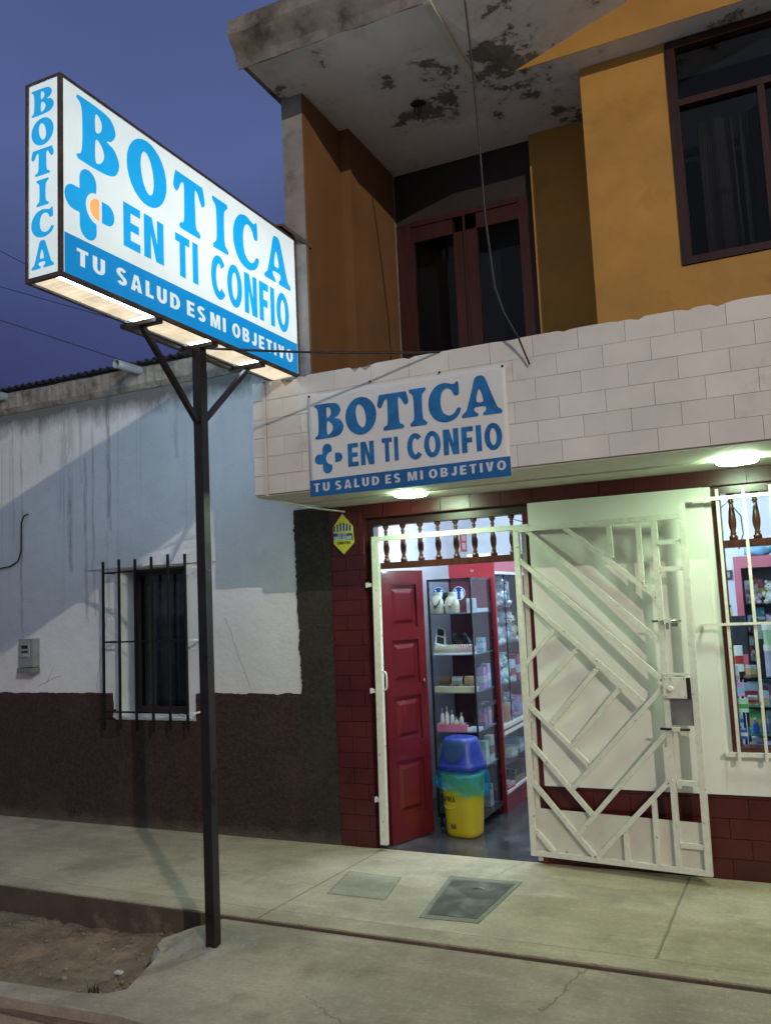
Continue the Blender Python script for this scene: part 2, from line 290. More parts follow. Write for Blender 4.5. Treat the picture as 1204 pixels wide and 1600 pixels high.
# ------------------------------------------------------------------ mesh helpers
class MB:
    def __init__(s): s.bm = bmesh.new()
    def face(s, pts):
        try: return s.bm.faces.new([s.bm.verts.new(p) for p in pts])
        except ValueError: return None
    def hexa(s, c):
        v = [s.bm.verts.new(p) for p in c]
        for f in ((0, 3, 2, 1), (4, 5, 6, 7), (0, 1, 5, 4), (1, 2, 6, 5), (2, 3, 7, 6), (3, 0, 4, 7)): s.bm.faces.new([v[i] for i in f])
        return s
    def box(s, x0, x1, y0, y1, z0, z1):
        return s.hexa([(x0, y0, z0), (x1, y0, z0), (x1, y1, z0), (x0, y1, z0), (x0, y0, z1), (x1, y0, z1), (x1, y1, z1), (x0, y1, z1)])
    def beam(s, a, b, w, d, n=(0, -1, 0)):
        """square bar from a to b: w wide across n, d thick along n"""
        a, b, n = Vector(a), Vector(b), Vector(n).normalized(); t = (b-a).normalized(); n = (n - t*n.dot(t)).normalized(); u = t.cross(n)
        c = []
        for q in (a, b): c += [q-u*w/2-n*d/2, q+u*w/2-n*d/2, q+u*w/2+n*d/2, q-u*w/2+n*d/2]
        return s.hexa(c)
    def tube(s, pts, r, seg=8, cap=True):
        pts = [Vector(p) for p in pts]; rr = r if isinstance(r, (list, tuple)) else [r]*len(pts); rings = []
        up = Vector((0, 0, 1))
        t0 = (pts[1]-pts[0]).normalized()
        u = t0.cross(up if abs(t0.z) < .9 else Vector((1, 0, 0))).normalized()
        for i, p in enumerate(pts):
            t = (pts[min(i+1, len(pts)-1)]-pts[max(i-1, 0)]).normalized()
            u = (u - t*u.dot(t)).normalized(); w = t.cross(u)
            rings.append([s.bm.verts.new(p+(u*math.cos(2*math.pi*k/seg)+w*math.sin(2*math.pi*k/seg))*rr[i]) for k in range(seg)])
        for a, b in zip(rings, rings[1:]):
            for k in range(seg): s.bm.faces.new((a[k], a[(k+1) % seg], b[(k+1) % seg], b[k])).smooth = True
        if cap: s.bm.faces.new(rings[0][::-1]); s.bm.faces.new(rings[-1])
        return s
    def lathe(s, prof, c=(0, 0, 0), seg=16, sx=1, sy=1):
        rings = []
        for r, z in prof:
            rings.append([s.bm.verts.new((c[0]+sx*r*math.cos(2*math.pi*k/seg), c[1]+sy*r*math.sin(2*math.pi*k/seg), c[2]+z)) for k in range(seg)])
        for a, b in zip(rings, rings[1:]):
            for k in range(seg): s.bm.faces.new((a[k], a[(k+1) % seg], b[(k+1) % seg], b[k])).smooth = True
        s.bm.faces.new(rings[0][::-1]); s.bm.faces.new(rings[-1]); return s
    def ball(s, c, r, sc=(1, 1, 1), sub=2):
        q = bmesh.ops.create_icosphere(s.bm, subdivisions=sub, radius=r, matrix=Matrix.Translation(c) @ Matrix.Diagonal((*sc, 1)))
        for v in q['verts']:
            for f in v.link_faces: f.smooth = True
        return s
    def prism(s, poly, ax, a0, a1):
        """polygon extruded along axis: ax 'z' -> poly (x,y); 'y' -> (x,z); 'x' -> (y,z)"""
        def P(p, a): return {'z': (p[0], p[1], a), 'y': (p[0], a, p[1]), 'x': (a, p[0], p[1])}[ax]
        A = [s.bm.verts.new(P(p, a0)) for p in poly]; B = [s.bm.verts.new(P(p, a1)) for p in poly]
        s.bm.faces.new(A); s.bm.faces.new(B[::-1]); n = len(poly)
        for i in range(n): s.bm.faces.new((A[i], B[i], B[(i+1) % n], A[(i+1) % n]))
        return s
    def bevel(s, w, seg=1):
        es = [e for e in s.bm.edges if len(e.link_faces) == 2 and e.calc_face_angle(0) > .6]
        bmesh.ops.bevel(s.bm, geom=es, offset=w, segments=seg, affect='EDGES', clamp_overlap=True); return s
    def build(s, name, m, parent=None, at=None):
        bmesh.ops.recalc_face_normals(s.bm, faces=s.bm.faces)
        off = Vector((0, 0, 0))
        if parent is not None:
            q = parent
            while q is not None: off += q.location; q = q.parent
        loc = Vector((0, 0, 0))
        if at is not None: loc = Vector(at) - off
        me = bpy.data.meshes.new(name)
        bmesh.ops.translate(s.bm, verts=s.bm.verts, vec=-(off+loc)); s.bm.to_mesh(me); s.bm.free()
        me.materials.append(X[m] if isinstance(m, str) else m)
        o = bpy.data.objects.new(name, me); COL.objects.link(o); o.location = loc
        if parent is not None: o.parent = parent
        return o
def thing(name, label, cat, loc=(0, 0, 0), group=None):
    o = bpy.data.objects.new(name, None); COL.objects.link(o); o.location = loc; o.empty_display_size = .1
    return tag(o, label, cat, group)
def tag(o, label, cat, group=None):
    o['label'] = label; o['category'] = cat
    if group: o['group'] = group
    return o
def struct(o): o['kind'] = 'structure'; return o
def stuff(o, label=None): 
    o['kind'] = 'stuff'
    if label: o['label'] = label
    return o
def dup(root, loc, label=None):
    r = root.copy(); COL.objects.link(r); r.location = loc
    if label: r['label'] = label
    for ch in root.children:
        c = ch.copy(); COL.objects.link(c); c.parent = r
        for g in ch.children:
            d = g.copy(); COL.objects.link(d); d.parent = c
    return r
# ---- lettering
def place(mb, me_verts, me_faces, org, u, v):
    org, u, v = Vector(org), Vector(u), Vector(v); n = u.cross(v)
    vs = [mb.bm.verts.new(org+u*p[0]+v*p[1]+n*p[2]) for p in me_verts]
    for f in me_faces:
        try: mb.bm.faces.new([vs[i] for i in f])
        except ValueError: pass
def curve_mesh(cu):
    o = bpy.data.objects.new('tmp', cu); COL.objects.link(o)
    dg = bpy.context.evaluated_depsgraph_get(); dg.update()
    me = bpy.data.meshes.new_from_object(o.evaluated_get(dg))
    vs = [tuple(v.co) for v in me.vertices]; fs = [tuple(p.vertices) for p in me.polygons]
    bpy.data.objects.remove(o); bpy.data.meshes.remove(me)
    return vs, fs
def arcp(cx, cy, rx, ry, a0, a1, n=14): return [(cx+rx*math.cos(R(a0+(a1-a0)*k/n)), cy+ry*math.sin(R(a0+(a1-a0)*k/n))) for k in range(n+1)]
def stroked(path, s, sy):
    """outline of a fat line drawn along a path, s wide where it runs upright and sy where it lies flat"""
    L_, R_ = [], []
    for i, p in enumerate(path):
        a, b = path[max(0, i-1)], path[min(len(path)-1, i+1)]; dx, dy = b[0]-a[0], b[1]-a[1]; l = math.hypot(dx, dy) or 1
        nx, ny = -dy/l, dx/l; L_.append((p[0]+nx*s/2, p[1]+ny*sy/2)); R_.append((p[0]-nx*s/2, p[1]-ny*sy/2))
    return L_+R_[::-1]
def block(ch, w, s=.27, t=.19):
    """bold grotesque capital, 1 high and w wide; s upright stroke, t flat stroke"""
    m = .5
    if ch == 'E': return [[(0, 0), (w, 0), (w, t), (s, t), (s, m-t/2), (w*.92, m-t/2), (w*.92, m+t/2), (s, m+t/2), (s, 1-t), (w, 1-t), (w, 1), (0, 1)]]
    if ch == 'F': return [[(0, 0), (s, 0), (s, m-t/2-.02), (w*.90, m-t/2-.02), (w*.90, m+t/2-.02), (s, m+t/2-.02), (s, 1-t), (w, 1-t), (w, 1), (0, 1)]]
    if ch == 'L': return [[(0, 0), (w, 0), (w, t), (s, t), (s, 1), (0, 1)]]
    if ch == 'I': return [[(0, 0), (w, 0), (w, 1), (0, 1)]]
    if ch == 'T': c = w/2; return [[(c-s/2, 0), (c+s/2, 0), (c+s/2, 1-t), (w, 1-t), (w, 1), (0, 1), (0, 1-t), (c-s/2, 1-t)]]
    if ch == 'N': k = s*1.18; return [[(0, 0), (s, 0), (s, .60), (w-k, 0), (w, 0), (w, 1), (w-s, 1), (w-s, .40), (k, 1), (0, 1)]]
    if ch == 'M': c = w/2; q = s*.86; return [[(0, 0), (q, 0), (q, .66), (c-.10, 0), (c+.10, 0), (w-q, .66), (w-q, 0), (w, 0), (w, 1), (w-q*1.45, 1), (c, .36), (q*1.45, 1), (0, 1)]]
    if ch == 'V': c = w/2; k = s*1.08; return [[(0, 1), (c-k*.5, 0), (c+k*.5, 0), (w, 1), (w-k, 1), (c, .30), (k, 1)]]
    if ch == 'A': c = w/2; k = s*1.08; return [[(0, 0), (k, 0), (k+.075*w, .20), (w-k-.075*w, .20), (w-k, 0), (w, 0), (c+k*.52, 1), (c-k*.52, 1)], [(c-.155*w, .37), (c, .78), (c+.155*w, .37)]]
    if ch == 'Y': c = w/2; return [[(c-s/2, 0), (c+s/2, 0), (c+s/2, .42), (w, 1), (w-s*1.15, 1), (c, .62), (s*1.15, 1), (0, 1), (c-s/2, .42)]]
    if ch == 'O': return [arcp(w/2, .5, w/2, .52, 0, 348, 29), arcp(w/2, .5, w/2-s, .52-t, 0, 345, 23)]
    if ch == 'D': return [[(0, 0)]+arcp(w*.46, .5, w*.54, .5, -90, 90, 16)+[(0, 1)], [(s, t)]+arcp(w*.44, .5, w*.56-s, .5-t, -90, 90, 12)+[(s, 1-t)]]
    if ch == 'R': return [[(0, 0), (s, 0), (s, .38), (w*.42, .38), (w-s*1.1, 0), (w, 0), (w*.78, .40)]+arcp(w*.58, .71, w*.42, .29, -50, 90, 10)+[(0, 1)], [(s, .38+t*.9)]+arcp(w*.52, .69, w*.48-s, .31-t, -80, 80, 8)+[(s, 1-t)]]
    if ch == 'B': return [[(0, 0)]+arcp(w*.60, .275, w*.40, .275, -90, 70, 11)+arcp(w*.56, .745, w*.39, .255, -62, 90, 11)+[(0, 1)], [(s, t)]+arcp(w*.56, .275, w*.44-s, .275-t+.0, -88, 88, 8)+[(s, .45)], [(s, .58)]+arcp(w*.52, .71, w*.43-s, .12, -85, 85, 8)+[(s, 1-t)]]
    if ch == 'C': return [stroked(arcp(s/2+.305, .5, .305, .52-t/2, 42, 318, 26), s, t)]
    if ch == 'U': return [stroked([(s/2, 1), (s/2, .6), (s/2, .36)]+arcp(w/2, .36, (w-s)/2, .37-t/2, 180, 360, 16)[1:]+[(w-s/2, .6), (w-s/2, 1)], s, t)]
    if ch == 'J': return [stroked([(w-s/2, 1), (w-s/2, .6), (w-s/2, .34)]+arcp(w/2, .34, (w-s)/2, .35-t/2, 0, -165, 16)[1:], s, t)]
    if ch == 'S': return [stroked(arcp(w/2, .735, (w-s)/2, .265-t/2+.02, 28, 250, 14)+arcp(w/2, .265, (w-s)/2, .265-t/2+.02, 70, -152, 14), s*.96, t)]
    return []
BW = dict(I=.27, E=.64, F=.60, L=.58, T=.68, N=.80, M=.96, V=.76, A=.80, Y=.76, O=.88, D=.80, R=.78, B=.76, C=.76, U=.76, J=.58, S=.72)
def sans(text, w, h, bold=0, ext=0, space=1.0):
    """bold block capitals fitted to a w x h box, lower left corner at 0,0"""
    gap = .15*space; x = 0; loops = []; sl = .27 if not bold else bold
    for ch in text:
        if ch == ' ': x += .42; continue
        for lp in block(ch, BW[ch], sl): loops.append([(p[0]+x, p[1]) for p in lp])
        x += BW[ch]+gap
    k = w/(x-gap)
    return poly_fill([[(p[0]*k, p[1]*h) for p in lp] for lp in loops])
def rounded(pts, closed=True, n=6):
    """Catmull-Rom outline; a point with a third item is a hard corner"""
    P = []
    for p in pts: P += [(p[0], p[1])]*(3 if len(p) > 2 else 1)
    out = []; N = len(P)
    for i in range(N):
        a, b, c, d = P[i-1], P[i], P[(i+1) % N], P[(i+2) % N]
        if b == c: continue
        for k in range(n):
            t = k/n
            out.append(tuple(.5*((2*b[j])+(-a[j]+c[j])*t+(2*a[j]-5*b[j]+4*c[j]-d[j])*t*t+(-a[j]+3*b[j]-3*c[j]+d[j])*t**3) for j in (0, 1)))
    return out
def ell(cx, cy, rx, ry, tilt=0, n=28):
    ct, st = math.cos(R(tilt)), math.sin(R(tilt))
    return [(cx+rx*math.cos(a)*ct-ry*math.sin(a)*st, cy+rx*math.cos(a)*st+ry*math.sin(a)*ct) for a in [2*math.pi*k/n for k in range(n)]]
FAT = {
 'B': (.84, [rounded([(.0, .95), (.03, 1, 1), (.42, 1.0), (.68, .95), (.78, .77), (.70, .61), (.60, .55), (.76, .48), (.85, .28), (.75, .07), (.48, 0), (.03, 0, 1), (0, .06), (.08, .12), (.11, .3), (.11, .7), (.08, .88)]),
            rounded([(.37, .87), (.46, .85), (.50, .74), (.46, .63), (.37, .60)]), rounded([(.37, .46), (.48, .43), (.54, .29), (.48, .15), (.37, .12)])]),
 'O': (.88, [ell(.44, .5, .44, .52), ell(.44, .5, .135, .33, 9)]),
 'T': (.86, [rounded([(.06, 1, 1), (.80, 1, 1), (.84, .86), (.86, .70), (.78, .63), (.71, .72), (.66, .82), (.585, .84), (.58, .5), (.60, .17), (.68, .11), (.72, .05), (.69, 0, 1), (.17, 0, 1), (.14, .05), (.18, .11), (.26, .17), (.28, .5), (.275, .84), (.20, .82), (.15, .72), (.08, .63), (0, .70), (.02, .86)])]),
 'I': (.50, [rounded([(.02, 1, 1), (.48, 1, 1), (.50, .94), (.44, .88), (.385, .80), (.37, .5), (.385, .2), (.44, .12), (.50, .06), (.48, 0, 1), (.02, 0, 1), (0, .06), (.06, .12), (.115, .2), (.13, .5), (.115, .8), (.06, .88), (0, .94)])]),
 'C': (.80, [rounded([(.55, .98), (.66, .96), (.72, 1.01), (.76, .98), (.77, .72), (.74, .66), (.66, .66), (.59, .80), (.47, .87), (.35, .78), (.30, .52), (.35, .26), (.49, .15), (.62, .19), (.71, .31), (.78, .31), (.79, .25), (.69, .08), (.44, -.02), (.17, .07), (.01, .34), (.02, .68), (.18, .94), (.40, 1.02)])]),
 'A': (.98, [rounded([(.36, .97), (.48, 1.03), (.60, .97), (.72, .62), (.86, .20), (.95, .11), (.98, .05), (.96, 0, 1), (.54, 0, 1), (.52, .05), (.57, .10), (.60, .15), (.57, .23), (.34, .23), (.315, .15), (.36, .10), (.41, .05), (.39, 0, 1), (.02, 0, 1), (0, .05), (.05, .11), (.13, .20), (.26, .62)]), rounded([(.455, .70), (.545, .38), (.375, .38)])]),
}
def poly_fill(loops):
    cu = bpy.data.curves.new('p', 'CURVE'); cu.dimensions = '2D'; cu.fill_mode = 'BOTH'
    for lp in loops:
        s = cu.splines.new('POLY'); s.points.add(len(lp)-1); s.use_cyclic_u = True
        for q, p in zip(s.points, lp): q.co = (p[0], p[1], 0, 1)
    r = curve_mesh(cu); bpy.data.curves.remove(cu); return r
def fat(ch, w, h):
    wd, loops = FAT[ch]
    return poly_fill([[(p[0]/wd*w, p[1]*h) for p in lp] for lp in loops])
def solid(mb, th, n):
    """give flat lettering a little thickness along n"""
    fs = list(mb.bm.faces)
    r = bmesh.ops.extrude_face_region(mb.bm, geom=fs)
    bmesh.ops.translate(mb.bm, verts=[g for g in r['geom'] if isinstance(g, bmesh.types.BMVert)], vec=Vector(n)*th)
    return mb
def cross_mark(s=1.0):
    """rounded plus with a round bite and a separate right-hand nub; unit size about 1 x 1"""
    def arc(cx, cy, r, a0, a1, n=10): return [(cx+r*math.cos(R(a0+(a1-a0)*k/n)), cy+r*math.sin(R(a0+(a1-a0)*k/n))) for k in range(n+1)]
    main = arc(.46, .83, .17, 0, 180) + [(.29, .67)] + arc(.17, .5, .17, 90, 270) + [(.29, .33)] + arc(.46, .17, .17, 180, 360) + arc(.63, .5, .22, 268, 92, 14)
    nub = [(.74, .655), (.74, .345)] + arc(.85, .5, .155, -90, 90)
    dot = [(.685, .65), (.685, .35)] + arc(.64, .5, .15, 265, 95)
    f = lambda lp: [(p[0]*s, p[1]*s) for p in lp]
    return f(main), f(nub), f(dot)

# ================================================================== SETTING: ground
from mathutils import noise as NO
def rnd(a, b): return random.uniform(a, b)
g = MB(); g.face([(-400, -400, -.205), (400, -400, -.205), (400, 400, -.205), (-400, 400, -.205)]); struct(g.build('ground', 'road'))
# sidewalk slab with a slightly rounded edge
w = MB(); ed = []
for i in range(900):
    x = -7+10*i/899; k_ = NO.noise(Vector((x*3, 1.7, 2))); ed.append((x, -1.279+.005*NO.noise(Vector((x*6, 0, 3)))+.003*NO.noise(Vector((x*28, 4, 3)))+max(0, NO.noise(Vector((x*9, 9, 1)))-.38)*.07))
w.prism([(-14, -1.28)]+ed+[(7, -1.28), (7, 0), (-14, 0)], 'z', -.30, 0)
tops = [e for e in w.bm.edges if abs(e.verts[0].co.z) < 1e-6 and abs(e.verts[1].co.z) < 1e-6 and max(v.co.y for v in e.verts) < -1.2]
bmesh.ops.bevel(w.bm, geom=tops, offset=.007, segments=2, affect='EDGES'); struct(w.build('sidewalk', 'sidewalk'))
k = MB(); k.box(-14, 7, -1.290, -1.2805, -.20, -.007); struct(k.build('kerb_face', 'kerb_face'))
# driveway apron: broken left edge, and the narrow kerb strip that runs on in front of the earth bed
edge = [(-2.73, -1.284), (-2.75, -1.36), (-2.80, -1.43), (-2.83, -1.52), (-2.86, -1.60), (-2.83, -1.68), (-2.77, -1.73), (-2.72, -1.84), (-2.68, -1.97), (-2.64, -2.10), (-2.70, -2.165), (-2.82, -2.195), (-3.24, -2.225), (-4.2, -2.25), (-6, -2.28), (-14, -2.3)]
ap = MB()
pts = edge + [(-14, -2.40), (-6, -2.385), (-4.2, -2.36), (-3.3, -2.335), (-2.9, -2.325), (-2.5, -2.30), (-2.0, -2.36), (7, -2.36), (7, -1.284)]
ap.prism([(x, y if y < -1.285 else -1.2915) for x, y in pts], 'z', -.30, -.018); ap.bevel(.010, 2); struct(ap.build('driveway', 'apron'))
# earth bed between the kerbs
d = MB(); from mathutils import noise as NO
nx, ny = 220, 70; x0, x1, y0, y1 = -8.5, -2.45, -2.36, -1.27; grid = []
for j in range(ny+1):
    row = []
    for i in range(nx+1):
        x = x0+(x1-x0)*i/nx; y = y0+(y1-y0)*j/ny
        z = -.155+.035*NO.noise(Vector((x*1.6, y*2.2, 3)))+.018*NO.noise(Vector((x*7, y*7, 1)))+.017*NO.noise(Vector((x*20, y*20, 2)))+.009*NO.noise(Vector((x*50, y*50, 6)))
        z += .055*max(0, 1-abs(x+2.8)/.5) + .07*max(0, min(1, (-1.95-y)/.3))
        row.append(d.bm.verts.new((x, y, min(z, -.06))))
    grid.append(row)
for j in range(ny):
    for i in range(nx): d.bm.faces.new((grid[j][i], grid[j][i+1], grid[j+1][i+1], grid[j+1][i])).smooth = True
struct(d.build('earth_bed', 'dirt'))
# loose stones lying in the earth and against the broken edge: too many to count
st = MB()
for i in range(420):
    if i < 110: x = rnd(-2.95, -2.72); y = rnd(-1.95, -1.40)
    else: x = rnd(-5.2, -2.75); y = rnd(-2.15, -1.32)
    z = -.150+.035*NO.noise(Vector((x*1.6, y*2.2, 3)))+.055*max(0, 1-abs(x+2.8)/.5)+.07*max(0, min(1, (-1.95-y)/.3))
    r = rnd(.003, .010)*(2.0 if i % 31 == 0 else 1); st.ball((x, y, z+r*.3), r, (rnd(.8, 1.4), rnd(.8, 1.3), rnd(.5, .9)), 1)
for v in st.bm.verts: v.co += Vector((rnd(-1, 1), rnd(-1, 1), rnd(-1, 1)))*.0022
stuff(st.build('loose_stones', mat('pale_stone', (.26, .20, .145), .9, .35, 20, .3, 60)), 'small stones scattered over the brown earth')
# grit on the pavement
gr = MB()
for i in range(90):
    x = rnd(-2.9, .0); y = rnd(-1.2, -.02) if i % 3 else rnd(-2.1, -1.33)
    if i < 22: x = rnd(-2.62, -2.50); y = rnd(-1.06, -.98)
    z = 0 if y > -1.28 else -.018
    r = rnd(.0018, .0042); gr.ball((x, y, z+r*.3), r, (rnd(.8, 1.5), rnd(.8, 1.4), .5), 1)
stuff(gr.build('pavement_grit', mat('white_grit', (.58, .56, .50), .8, .2, 30, 0)), 'pale grit scattered on the pavement')
# rough concrete footing where the pole is set
f = MB(); cx, cy = -2.60, -1.57; ringn = 110; rings = []
for j in range(40):
    t = j/39; row = []
    for i in range(ringn):
        a = 2*math.pi*i/ringn
        rr = (.27+.06*NO.noise(Vector((math.cos(a)*2, math.sin(a)*2, 5)))+.022*NO.noise(Vector((math.cos(a)*7, math.sin(a)*7, 3)))+.010*NO.noise(Vector((math.cos(a)*19, math.sin(a)*19, 1))))*t
        x = cx+rr*math.cos(a)*1.0; y = cy+rr*math.sin(a)*.95
        z = .006-.044*t**2.2+.014*t*NO.noise(Vector((x*12, y*12, 9)))+.009*t*NO.noise(Vector((x*34, y*34, 4)))+.004*NO.noise(Vector((x*90, y*90, 2)))
        if t > .93: z -= .12
        row.append(f.bm.verts.new((x, y, z)))
    rings.append(row)
for a, b in zip(rings, rings[1:]):
    for i in range(ringn):
        q = f.bm.faces.new((a[i], a[(i+1) % ringn], b[(i+1) % ringn], b[i])); q.smooth = True
f.bm.faces.new(rings[0])
tag(f.build('pole_footing', 'rubble', at=(cx, cy, 0)), 'rough pale concrete footing poured round the foot of the sign pole', 'footing')
# grass tuft
t = MB()
for i in range(26):
    a = rnd(0, 6.28); h = rnd(.025, .065); b = Vector((-2.84+rnd(-.022, .022), -2.085+rnd(-.018, .018), -.075)); lean = Vector((math.cos(a), math.sin(a), 0))*h*rnd(.2, .7)
    n = Vector((-math.sin(a), math.cos(a), 0))*.0022; m_ = b+lean*.4+Vector((0, 0, h*.65)); tp = b+lean+Vector((0, 0, h))
    t.face([b-n, b+n, m_+n*.8, m_-n*.8]); t.face([m_-n*.8, m_+n*.8, tp])
tag(t.build('grass_tuft', mat('weed_green', (.022, .038, .012), .7, .3, 20, 0), at=(-2.84, -2.085, -.08)), 'small green tuft of grass growing at the corner of the earth bed', 'grass')
l = MB(); l.box(-2.985, -2.95, -1.80, -1.775, -.122, -.112); l.bevel(.003)
tag(l.build('litter_scrap', mat('white_paper', (.62, .60, .57), .7, .1, 20, 0)), 'white scrap of litter lying on the brown earth', 'litter')
q = MB(); q.prism([(-2.420, -.478), (-2.100, -.496), (-2.036, -.838), (-2.362, -.842)], 'z', -.01, .0022); struct(q.build('pavement_patch', concrete('patched_cement', (.42, .375, .27), (.26, .23, .17))))
# inspection hatch in the pavement
h = thing('inspection_cover', 'grey metal inspection cover set flush in a worn cement frame in front of the doorway', 'hatch cover', (-1.61, -.69, 0))
q = [(-1.797, -.434), (-1.447, -.418), (-1.477, -.955), (-1.732, -.970)]
def inset(q, s): 
    c = (sum(p[0] for p in q)/4, sum(p[1] for p in q)/4); return [(c[0]+(p[0]-c[0])*s, c[1]+(p[1]-c[1])*s) for p in q]
o_ = inset(q, 1.19)
fr = MB()
for i in range(4):
    a, b, c_, e_ = q[i], q[(i+1) % 4], o_[(i+1) % 4], o_[i]
    fr.prism([inset([*q], 1.012)[i], inset([*q], 1.012)[(i+1) % 4], c_, e_], 'z', -.01, .0035)
fr.build('frame', concrete('hatch_frame_cement', (.26, .25, .19), (.17, .16, .12)), h)
cv = MB(); cv.prism(q, 'z', -.01, .005); cv.bevel(.003); cv.build('cover', mat('worn_hatch_metal', (.15, .142, .115), .42, .3, 8, .3, 45, metal=.35, col2=(.27, .27, .22), blo=.5, bhi=.7), h)
hd = MB(); hd.tube([(-1.63, -.56, .006), (-1.60, -.548, .012), (-1.57, -.555, .006)], .004, 6); hd.build('handle', 'steel', h)

# ================================================================== LEFT HOUSE
H = thing('plastered_house', 'low white plastered house with dark brown dado and a barred window, left of the shop', 'house', (-5.9, .15, 0))
wx0, wx1, wz0, wz1 = -4.568, -3.928, .80, 1.895
w = MB(); T = .26; ZT = 3.262
w.box(-12, wx0, 0, T, 0, ZT); w.box(wx1, -2.726, 0, T, 0, ZT); w.box(wx0, wx1, 0, T, 0, wz0); w.box(wx0, wx1, 0, T, wz1, ZT)
w.build('wall', 'plaster', H)
w = MB(); w.box(-12, -11.8, .27, 6, 0, 3.2); w.box(-12, -2.74, 6, 6.2, 0, 3.2); w.build('rear_wall', 'plaster_plain', H)
# dado with a ragged top and right side, cut out round the window
def rag(p, q, n, amp, ax):
    out = []
    for i in range(n):
        t = i/n; x = p[0]+(q[0]-p[0])*t; z = p[1]+(q[1]-p[1])*t; a = amp*(NO.noise(Vector((x*9+3, z*9, 7)))+.6*NO.noise(Vector((x*31, z*31, 2))))
        out.append((x+(a if ax == 'x' else 0), z+(a if ax == 'z' else 0)))
    return out
poly = [(-12, 0.001), (-2.99, .001)] + [(-2.99, .05)] + rag((-2.992, .93), (-2.992, .985), 2, .0, 'x') + rag((-2.99, .968), (-3.84, .968), 90, .010, 'z') + [(-3.86, .965)] + rag((-3.862, .93), (-3.862, .79), 10, .008, 'x') + rag((-3.86, .772), (-4.62, .772), 40, .006, 'z') + rag((-4.632, .79), (-4.632, .93), 10, .008, 'x') + [(-4.635, .966)] + rag((-4.64, .968), (-12, .968), 400, .010, 'z')
dd = MB(); dd.prism(poly, 'y', -.007, .001); dd.build('dado', 'dado', H)
poly = [(-2.989, .001), (-2.7235, .001), (-2.7235, 2.215), (-3.0, 2.215)] + [(x_+.012*NO.noise(Vector((z_*60, 2, 8))), z_) for x_, z_ in rag((-3.004, 2.2), (-2.985, .99), 260, .016, 'x')] + [(-2.989, .96)]
dd = MB(); dd.prism(poly, 'y', -.006, .0015); dd.build('dado', 'dado_black', H)
li = MB(); li.box(-4.86, -3.663, -.016, .0, 1.906, 1.985); li.bevel(.004); li.build('lintel', 'plaster', H)
sl_ = MB(); sl_.box(-4.60, -3.90, -.012, .19, .775, .799); sl_.bevel(.004); sl_.build('sill', 'plaster_plain', H)
wf = MB()
for a in ((wx0+.002, wx0+.05, wz0, wz1), (wx1-.05, wx1-.002, wz0, wz1), (wx0+.05, wx1-.05, wz0, wz0+.05), (wx0+.05, wx1-.05, wz1-.05, wz1-.001)): wf.box(a[0], a[1], .185, .225, a[2], a[3])
win = wf.build('window', 'house_wood', H)
p = MB(); p.box(wx0+.05, wx1-.05, .20, .206, wz0+.05, wz1-.05); p.build('pane', 'pane_dark', win)
c = MB()
for i in range(40):
    xa = wx0+.09+i*.0085; c.tube([(xa, .245+.008*math.sin(i*1.3), wz0+.06), (xa, .245+.008*math.sin(i*1.3+.4), wz1-.1)], .0062, 6)
c.build('curtain', 'grey_curtain', win)
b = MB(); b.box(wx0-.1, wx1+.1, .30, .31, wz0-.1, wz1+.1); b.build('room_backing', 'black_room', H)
# eaves, drain pipes, corrugated roof
e = MB(); n = 80
sec = [(-.008, 3.262), (-.035, 3.30), (-.05, 3.42), (-.02, 3.435), (.20, 3.44), (.20, 3.262)]
rows = []
for i in range(n*4+1):
    x = -12+(9.28)*i/(n*4); s = .5+.5*math.sin(x*2*math.pi/.085); row = []
    for j, (y, z) in enumerate(sec):
        jit = .010*NO.noise(Vector((x*4, j*3.1, 1)))+.006*NO.noise(Vector((x*17, j*2, 8)))
        row.append(e.bm.verts.new((x, y-(.006*s if j in (1, 2) else 0)+(jit*.6 if j < 4 else 0), z+(jit if j in (0, 2, 3) else 0))))
    rows.append(row)
for a, bb in zip(rows, rows[1:]):
    for j in range(6): e.bm.faces.new((a[j], a[(j+1) % 6], bb[(j+1) % 6], bb[j]))
e.bm.faces.new(rows[0]); e.bm.faces.new(rows[-1][::-1]); e.build('eaves_gutter', 'eave', H)
r_ = MB(); rows = []
for i in range(900):
    x = -12+9.28*i/899; zz = .012*math.sin(x*2*math.pi/.076)
    rows.append([r_.bm.verts.new((x, -.045, 3.475+zz)), r_.bm.verts.new((x, 6.2, 4.05+zz)), r_.bm.verts.new((x, 6.2, 4.042+zz)), r_.bm.verts.new((x, -.045, 3.465+zz))])
for a, bb in zip(rows, rows[1:]):
    for j in range(4): r_.bm.faces.new((a[j], a[(j+1) % 4], bb[(j+1) % 4], bb[j])).smooth = j in (0, 2)
r_.build('roof', 'roof_metal', H)
rb = MB(); rb.box(-12, -2.74, .0, .06, 3.437, 3.462); rb.build('roof_plate', 'roof_metal', H)
for xx in (-4.30, -5.72, -8.1):
    pp = MB(); N = 14; ro, ri = .034, .029
    A = []
    for r0, yy in ((ro, .1), (ro, -.30), (ri, -.30), (ri, .1)):
        A.append([pp.bm.verts.new((xx+r0*math.cos(2*math.pi*q_/N), yy, 3.405+r0*math.sin(2*math.pi*q_/N)-(.012 if yy < 0 else 0))) for q_ in range(N)])
    for u_, v_ in zip(A, A[1:]):
        for q_ in range(N): pp.bm.faces.new((u_[q_], u_[(q_+1) % N], v_[(q_+1) % N], v_[q_])).smooth = True
    pp.build('drain_pipe', 'pvc', H)
